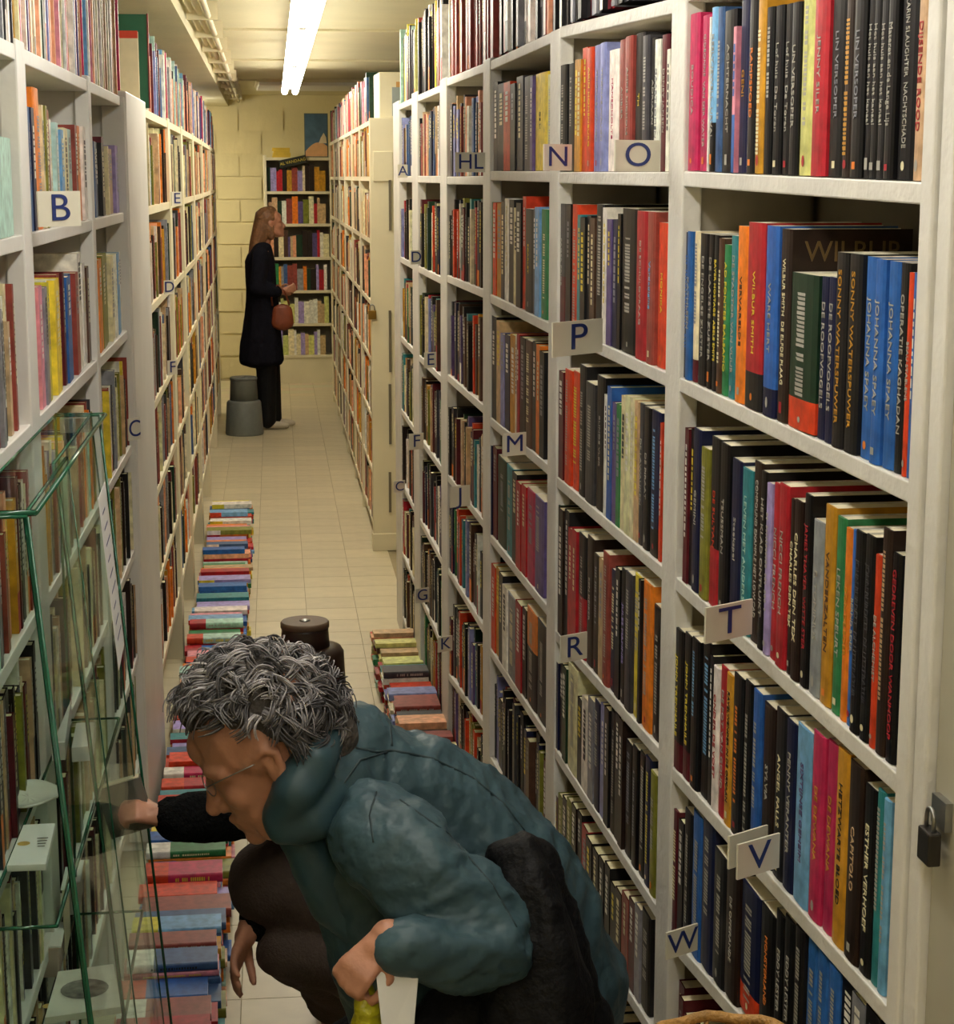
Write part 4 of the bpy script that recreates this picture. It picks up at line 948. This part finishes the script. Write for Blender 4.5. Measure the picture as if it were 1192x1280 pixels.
yb = blob('plastic_bag', [[(at(455, 1236, 2.36), px(10, 2.3)), (at(458, 1262, 2.35), px(19, 2.3)), (at(462, 1330, 2.35), px(24, 2.3))]], .004, mat('yellow_plastic', 'b9b322', .3, .15, 40, .3), None, 2)
wrinkle(yb, .004, 40, 2); tag(yb, 'yellow plastic bag hanging from the hand of the teal coated person', 'bag')

# --- second person crouching beyond, mostly hidden: dark sweater, brown trousers, one arm reaching to the shelf
ys = 3.35; ps = lambda r, y=ys: r*y*1.06/F
h2, W2 = head_parts(at(345, 925, ys+.1), (-.8, .25, -.5), (-.45, 0, .88), .98, (at(400, 970, ys+.1), .05))
w1 = at(207, 1022, 3.18); w2 = at(312, 1158, 3.30)
b2 = h2+[[(at(410, 985, ys+.1), .055), (at(430, 1010, ys+.1), (.11, .16, .12)), (at(470, 1120, ys+.1), (.11, .15, .13)), (at(480, 1190, ys+.1), (.12, .16, .12))],
        [(at(410, 1000, ys), .05), (at(330, 1010, 3.24), .036), (w1, .024)], [(at(420, 1010, ys+.2), .05), (at(440, 1130, 3.42), .036), (w2, .024)],
        [(at(480, 1190, ys+.0), .08), (at(350, 1105, ys+.0), .055), (at(420, 1200, ys+.12), .045), (at(420, 1270, ys+.16), .035)],
        [(at(480, 1190, ys+.2), .08), (at(380, 1190, ys+.25), .055), (at(400, 1210, ys+.35), .045), (at(410, 1240, ys+.45), .035)]]
b2 += hand_parts(w1, at(180, 1016, 3.17)-w1, (.1, .5, -.8), .68, 1.15, 1)+hand_parts(w2, at(303, 1180, 3.27)-w2, (1, .2, .2), .85, .35, 1)
p2 = blob('person', b2, .006, M_SKIN, None, 2)
tag(p2, 'crouching person in black sweater and brown trousers, reaching to the shelf', 'person')
sw = blob('sweater', [[(at(410, 985, ys+.1), .07), (at(430, 1010, ys+.1), (.125, .175, .13)), (at(470, 1120, ys+.1), (.125, .17, .14)), (at(480, 1180, ys+.1), (.13, .17, .12))],
        [(at(410, 1000, ys), ps(42)), (at(330, 1010, 3.24), ps(31)), (at(262, 1020, 3.2), ps(29)), (at(220, 1022, 3.18), ps(24))],
        [(at(420, 1010, ys+.2), ps(40)), (at(440, 1135, 3.42), ps(32)), (at(380, 1148, 3.36), ps(27)), (at(322, 1152, 3.31), ps(22))]], .009, M_KNIT, p2, 2)
wrinkle(sw, .004, 60, 3); wrinkle(sw, .005, 16, 5)
tq = blob('trousers', [[(at(480, 1190, ys+.0), .10), (at(400, 1120, ys+.0), ps(62)), (at(342, 1102, ys-.02), ps(56)), (at(400, 1180, ys+.08), ps(50)), (at(420, 1250, ys+.14), ps(36))],
        [(at(480, 1200, ys+.0), .1), (at(420, 1195, ys-.05), ps(45)), (at(358, 1186, ys-.05), ps(38)), (at(400, 1215, ys+.05), ps(34)), (at(430, 1240, ys+.1), ps(32))]], .009, M_BROWN, p2, 4)
wrinkle(tq, .005, 12, 7)
a_ = at(395, 1240, ys+.16); 
blob('shoe', [[((a_.x+.05, ys+.16, .05), (.05, .045, .045)), ((a_.x-.06, ys+.16, .045), (.05, .042, .035)), ((a_.x-.11, ys+.16, .035), (.035, .036, .028))]], .007, M_BLACK, p2, 3)
blob('hair', [[(W2(-.02, 0, .03), .092)], [(W2(-.06, 0, -.02), .08)], [(W2(.02, 0, .07), .06)]], .007, mat('brown_hair', '3a241c', .6, .3, 60, .6, bscale=90), p2, 2)
# the book being pulled out by the reaching hand
hb = thing('book', 'grey book pulled half out of the shelf by the reaching hand', 'book')
q = at(160, 1005, 3.2)
o = MB().box(-.05, .035, -.012, .012, -.05, .045).build('cover', mat('grey_cover', '6e6a62', .5), hb); o.matrix_local = Matrix.Translation(q) @ Matrix.Rotation(radians(-14), 4, 'Y')
o = MB().box(-.048, .032, -.010, .010, -.048, .047).build('page_block', M_PAGES, hb); o.matrix_local = Matrix.Translation(q) @ Matrix.Rotation(radians(-14), 4, 'Y')

# --- the woman standing at the far bookcase
yw = 13.45; bx_ = at(334, 535, yw).x
def S(dx, z, dy=0): return Vector((bx_+dx, yw+dy, z))
h3, W3 = head_parts(S(.045, 1.48), (1, .25, .16), (-.12, 0, 1), .93, (S(.0, 1.31), .045))
b3 = h3+[[(S(-.01, 1.28), (.07, .16, .06)), (S(-.02, 1.15), (.09, .15, .1)), (S(0, .95), (.085, .13, .1)), (S(-.01, .82), (.1, .15, .1))],
         [(S(-.03, .8, -.07), .075), (S(.0, .45, -.07), .055), (S(-.01, .08, -.07), .038)], [(S(-.03, .8, .08), .075), (S(.03, .45, .08), .055), (S(.04, .08, .08), .038)],
         [(S(-.02, 1.27, -.16), .045), (S(-.05, 1.02, -.19), .04), (S(.12, 1.0, -.14), .026)], [(S(-.02, 1.27, .16), .045), (S(-.03, 1.02, .19), .04), (S(.1, .98, .14), .026)]]
b3 += hand_parts(S(.12, 1.0, -.14), (1, .2, .25), (0, 1, .3), .85, .8, 1)+hand_parts(S(.1, .98, .14), (1, -.2, .1), (0, -1, 0), .85, .6, 1)
p3 = blob('person', b3, .008, M_SKIN, None, 1)
tag(p3, 'standing woman with long brown hair and long dark coat, looking up', 'person')
cw = blob('coat', [[(S(-.01, 1.30), (.07, .15, .05)), (S(-.03, 1.2), (.11, .18, .1)), (S(-.02, 1.0), (.11, .18, .1)), (S(-.02, .8), (.13, .19, .12)), (S(-.03, .62), (.155, .2, .1)), (S(-.03, .5), (.165, .21, .06))],
        [(S(-.03, 1.26, -.16), .062), (S(-.06, 1.03, -.2), .056), (S(.08, 1.0, -.155), .042)], [(S(-.03, 1.26, .16), .062), (S(-.04, 1.03, .2), .056), (S(.06, .99, .15), .042)]], .012, M_NAVYCOAT, p3, 3)
wrinkle(cw, .008, 8, 2, (1, 1, .4))
blob('trousers', [[(S(-.03, .6, -.07), .09), (S(.0, .45, -.07), .078), (S(.0, .07, -.07), .068)], [(S(-.03, .6, .08), .09), (S(.03, .45, .08), .078), (S(.045, .07, .08), .068)]], .011, M_BLACK, p3, 3)
for dy, dx in ((-.07, .02), (.08, .07)):
    blob('shoe', [[(S(dx-.04, .035, dy), (.04, .036, .034)), (S(dx+.06, .03, dy), (.045, .036, .028)), (S(dx+.11, .025, dy), (.03, .03, .022))]], .007, mat('pale_shoe', 'b8ad98', .6), p3, 2)
hw_ = blob('hair', [[(W3(-.02, 0, .035), .088)], [(W3(-.05, 0, -.01), .078), (S(-.045, 1.33), (.06, .085, .06)), (S(-.075, 1.2), (.045, .085, .08)), (S(-.085, 1.08), (.03, .07, .06))], [(W3(.02, 0, .075), .05)], [(W3(-.02, .06, -.04), .032), (W3(-.02, .06, -.1), .03)], [(W3(-.02, -.06, -.04), .032), (W3(-.02, -.06, -.1), .03)]], .008, mat('chestnut_hair', '7a5638', .5, .3, 60, .5, bscale=90), p3, 2)
hbg = blob('handbag', [[(S(.12, .86, -.17), (.075, .03, .055)), (S(.12, .78, -.17), (.085, .035, .06))]], .008, mat('tan_leather', '7d3d22', .5, .1, 30, .2), None, 2)
tag(hbg, 'reddish brown leather handbag on the arm of the standing woman', 'bag')
MB().tube([S(.05, .9, -.17), S(.04, 1.0, -.19), S(.09, 1.05, -.185), S(.14, 1.0, -.18), S(.17, .9, -.17)], .007, 6).build('strap', mat('tan_leather', '7d3d22'), hbg)

# ------------------------------------------------------------ glass display case in the near left corner
gc = thing('display_case', 'tall glass display case with green edges, cards and prints on its shelves', 'display case')
def xg(z, y=2.7): return -.237+.03*(y-2.26)+.08*(1.395-z)
def xb(y): return XL(y)+.008
YA, YB, ZT, XB = 2.26, 3.20, 1.395, -.95
def pane(name, a, b, c, d, n, m=M_GLASS, th=.006):
    n = Vector(n).normalized()*th; mb = MB(); P = [Vector(q) for q in (a, b, c, d)]
    mb.hexa(P, [q+n for q in P]); o = mb.build(name, m, gc)
    bm_ = bmesh.new(); bm_.from_mesh(o.data); bmesh.ops.recalc_face_normals(bm_, faces=bm_.faces); bm_.to_mesh(o.data); bm_.free()
    e = MB()
    for i in range(4): e.tube([P[i]+n*.5, P[(i+1) % 4]+n*.5], th*.42, 6)
    e.build('green_edge', M_GLASSEDGE, o); return o
# overlapping sloping front panes, sliding doors
for k, (ya, yb_) in enumerate(((YA, 2.72), (2.66, YB))):
    o_ = -.012*k
    pane('front_pane', (xg(.12, ya)+o_, ya, .12), (xg(.12, yb_)+o_, yb_, .12), (xg(ZT, yb_)+o_, yb_, ZT), (xg(ZT, ya)+o_, ya, ZT), (-1, 0, 0))
for y_, n_ in ((YB, 1), (YA, -1)):
    pane('end_pane', (xb(y_), y_, .12), (xg(.12, y_), y_, .12), (xg(ZT, y_), y_, ZT), (xb(y_), y_, ZT), (0, n_, 0))
pane('top_pane', (xb(YA), YA, ZT), (xg(ZT, YA)+.01, YA, ZT), (xg(ZT, YB)+.01, YB+.01, ZT), (xb(YB), YB+.01, ZT), (0, 0, 1), th=.008)
SH1, SH2, SH3 = .86, .50, .17
for z in (SH1, SH2): pane('glass_shelf', (xb(YA), YA+.01, z), (xg(z, YA)-.03, YA+.01, z), (xg(z, YB)-.03, YB-.01, z), (xb(YB), YB-.01, z), (0, 0, 1))
MB().hexa([(xb(YA), YA, 0), (xg(.12, YA), YA, 0), (xg(.12, YB), YB, 0), (xb(YB), YB, 0)], [(xb(YA), YA, .119), (xg(.12, YA), YA, .119), (xg(.12, YB), YB, .119), (xb(YB), YB, .119)]).build('base', M_WHITE, gc, bevel=.003)
for x_ in (xg(ZT, YB)-.04, xb(YB)+.01): MB().box(x_, x_+.022, YB-.03, YB-.008, ZT-.025, ZT-.001).build('corner_clip', M_METAL, gc)
def on_shelf(u, v, z):
    r = ray(u, v); return EYE+r*((z-CH)/r.z)
def card(name, lab, quad, z, m, cat='card', th=.004, art=None, lift=0):
    t = thing(name, lab, cat); P = [on_shelf(u, v, z) for u, v in quad]; P = [Vector((max(p.x, xb(p.y)+.004), p.y, p.z)) for p in P]
    P = [Vector((p.x, p.y, z+.0065+lift)) for p in P]; mb = MB(); mb.hexa(P[::-1] if (P[1]-P[0]).cross(P[2]-P[1]).z < 0 else P, [q+Vector((0, 0, th)) for q in (P[::-1] if (P[1]-P[0]).cross(P[2]-P[1]).z < 0 else P)])
    mb.build('sheet', m, t, bevel=.001); c = sum(P, Vector())/4
    if art: art(t, c+Vector((0, 0, th+.0008)), P)
    return t
M_PR = mat('print_grey', '55534c', .7, .5, 90)
def art_lines(t, c, P):
    X = (P[1]-P[0]).normalized(); w_ = (P[1]-P[0]).length; Y = Vector((0, 0, 1)).cross(X); mb = MB()
    for k in range(4):
        q = c+Y*(.018-.011*k)+X*.012; l = w_*.28*(1-.12*k); mb.poly([q-X*l*.6-Y*.0018, q+X*l*.6-Y*.0018, q+X*l*.6+Y*.0018, q-X*l*.6+Y*.0018])
    mb.build('lettering', M_PR, t)
    mb = MB(); q = c-X*w_*.28; mb.poly([q+X*.009*cos(a)+Y*.009*sin(a) for a in [2*pi*k/12 for k in range(12)]]); mb.build('crest', mat('gold_print', 'b79a4a', .5), t)
def art_disc(t, c, P):
    mb = MB(); X = (P[1]-P[0]).normalized(); Y = Vector((0, 0, 1)).cross(X); w_ = min((P[1]-P[0]).length, (P[2]-P[1]).length)*.42
    mb.poly([c+X*w_*cos(a)+Y*w_*sin(a) for a in [2*pi*k/20 for k in range(20)]]); mb.build('engraving', mat('engraving_ink', '77756c', .7, .6, 60), t)
card('print', 'white card with a round engraving, uppermost in the glass case', [(44, 902), (88, 900), (80, 955), (34, 957)], SH1, M_PAPER, 'print', .03, art_disc)
card('card', 'small blank white card beside the engraved one in the glass case', [(94, 926), (116, 925), (112, 956), (88, 958)], SH1, M_PAPER, 'card', .025)
card('print', 'white card with crest and lines of text in the glass case', [(14, 1045), (70, 1042), (58, 1094), (2, 1096)], SH1, M_PAPER, 'print', .01, art_lines)
card('print', 'second white crest card low in the glass case', [(8, 1250), (48, 1248), (42, 1296), (0, 1298)], SH2, M_PAPER, 'print', .01, art_lines)
card('print_sheet', 'ivory sheet with a dark vignette lying low in the glass case', [(62, 1228), (140, 1218), (150, 1272), (56, 1286)], SH2, mat('ivory_sheet', 'dcdacb', .6), 'print', .012, art_disc)
# ornamental plate
t = thing('plate', 'white plate with raised rim between the cards in the glass case', 'plate'); c = on_shelf(36, 1008, SH1-.0)
n0 = 36; mb = MB()
for (r, z) in ((.0, .004), (.022, .004), (.03, .007), (.042, .009), (.046, .012)):
    for j in range(n0):
        a = 2*pi*j/n0; rr_ = r*(1+.10*abs(cos(2*a))**2); mb.v.append((c.x+rr_*cos(a)*1.0, c.y+rr_*sin(a)*1.25, SH1+.008+z))
for k in range(4):
    for j in range(n0): mb.f.append((k*n0+j, k*n0+(j+1) % n0, (k+1)*n0+(j+1) % n0, (k+1)*n0+j)); mb.c.append((1, 1, 1)); mb.sm.append(True)
mb.build('dish', mat('porcelain', 'dcdcd2', .25, .03), t).modifiers.new('s', 'SOLIDIFY').thickness = .003
MB().tube([(c.x+.033*cos(a), c.y+.041*sin(a), SH1+.0165) for a in [2*pi*k/30 for k in range(31)]], .0012, 5, False).build('ring_line', mat('grey_glaze', '9a9c94', .4), t)
# small boxes and standing booklets inside
for (u0, u1, v, z, h, lab, mm) in ((0, 55, 1140, SH2, .06, 'pale grey box at the side of the glass case', 'b4b1a4'), (0, 40, 1215, SH2, .05, 'pinkish wrapped soap box low in the glass case', 'b5a295'), (60, 85, 1190, SH2, .12, 'cream carton standing in the glass case', 'cfc6a6')):
    a_, b_ = on_shelf(u0, v, z), on_shelf(u1, v, z); a_.x = max(a_.x, xb(a_.y-.05)+.006); zz = z if z in (SH1, SH2) else SH2
    t = thing('box', lab, 'box'); MB().box(a_.x, b_.x, a_.y-.05, a_.y+.06, zz+.0065, zz+.0065+h).build('carton', mat('carton_'+mm, mm, .6), t, bevel=.003)
    MB().box(a_.x+.004, b_.x-.004, a_.y-.046, a_.y+.056, zz+.0066+h, zz+.009+h).build('lid', M_PAPER, t)
# price note hanging on the glass
nt_ = thing('price_note', 'tall narrow white paper note hanging on the glass case', 'note')
zt, zb_ = 1.30, 1.02
o = MB(); yy0, yy1 = 2.93, 3.10
o.hexa([(xg(zb_, 3.1)+.0065, yy0, zb_), (xg(zb_, 3.1)+.0075, yy0, zb_), (xg(zb_, 3.1)+.0075, yy1, zb_), (xg(zb_, 3.1)+.0065, yy1, zb_)], [(xg(zt, 3.1)+.0065, yy0, zt), (xg(zt, 3.1)+.0075, yy0, zt), (xg(zt, 3.1)+.0075, yy1, zt), (xg(zt, 3.1)+.0065, yy1, zt)])
o.build('sheet', M_PAPER, nt_)
mb = MB()
for k in range(9):
    z = zt-.03-k*.026; x = xg(z, 3.1)+.0079; mb.box(x, x+.0003, 2.97, 3.03+.02*(k % 3), z-.004, z)
mb.build('writing', mat('blue_ink', '3a4670', .6), nt_)

# ------------------------------------------------------------ wicker basket at the very bottom of the view
R0 = .09; q = at(884, 1267, 1.62+2*R0)
t = thing('basket', 'round tan wicker basket on a slim stand below the W sign', 'basket', None, (q.x, q.y-R0, 0)); M_WK = mat('wicker', 'a47a3e', .6, .3, 70, .4)
MB().tube([(R0*cos(a), R0*sin(a), q.z-.004+.002*sin(a*9)) for a in [2*pi*k/40 for k in range(41)]], .006, 7, False).build('rim', M_WK, t)
for k in range(24):
    a = 2*pi*k/24; MB().tube([(R0*cos(a), R0*sin(a), q.z-.004), (R0*.93*cos(a+.12), R0*.93*sin(a+.12), q.z-.06), (R0*.7*cos(a), R0*.7*sin(a), q.z-.12)], .003, 5).build('stake', M_WK, t)
for k in range(7):
    z = q.z-.022-.015*k; r = R0*(1-.04*k)
    MB().tube([((r+.002*(-1)**j)*cos(2*pi*j/48), (r+.002*(-1)**j)*sin(2*pi*j/48), z) for j in range(49)], .0035, 5, False).build('weaver', M_WK, t)
MB().lathe(0, 0, [(R0*.7, q.z-.13), (R0*.7, q.z-.12)], 24).build('bottom', M_WK, t)
MB().lathe(0, 0, [(.13, 0), (.13, .015), (.02, .03), (.015, q.z-.13)], 24).build('stand', M_DARKBR, t)

# lettering becomes plain mesh, one object per spine or sign
bpy.context.view_layer.update(); dg = bpy.context.evaluated_depsgraph_get()
for o in TEXTS:
    nm = o.name.split('.')[0]; par = o.parent; ml = o.matrix_local.copy(); m_ = o.data.materials[0]
    me = bpy.data.meshes.new_from_object(o.evaluated_get(dg)); me.materials.clear(); me.materials.append(m_)
    cu = o.data; bpy.data.objects.remove(o); bpy.data.curves.remove(cu)
    n_ = link(nm, me, None, par); n_.matrix_local = ml
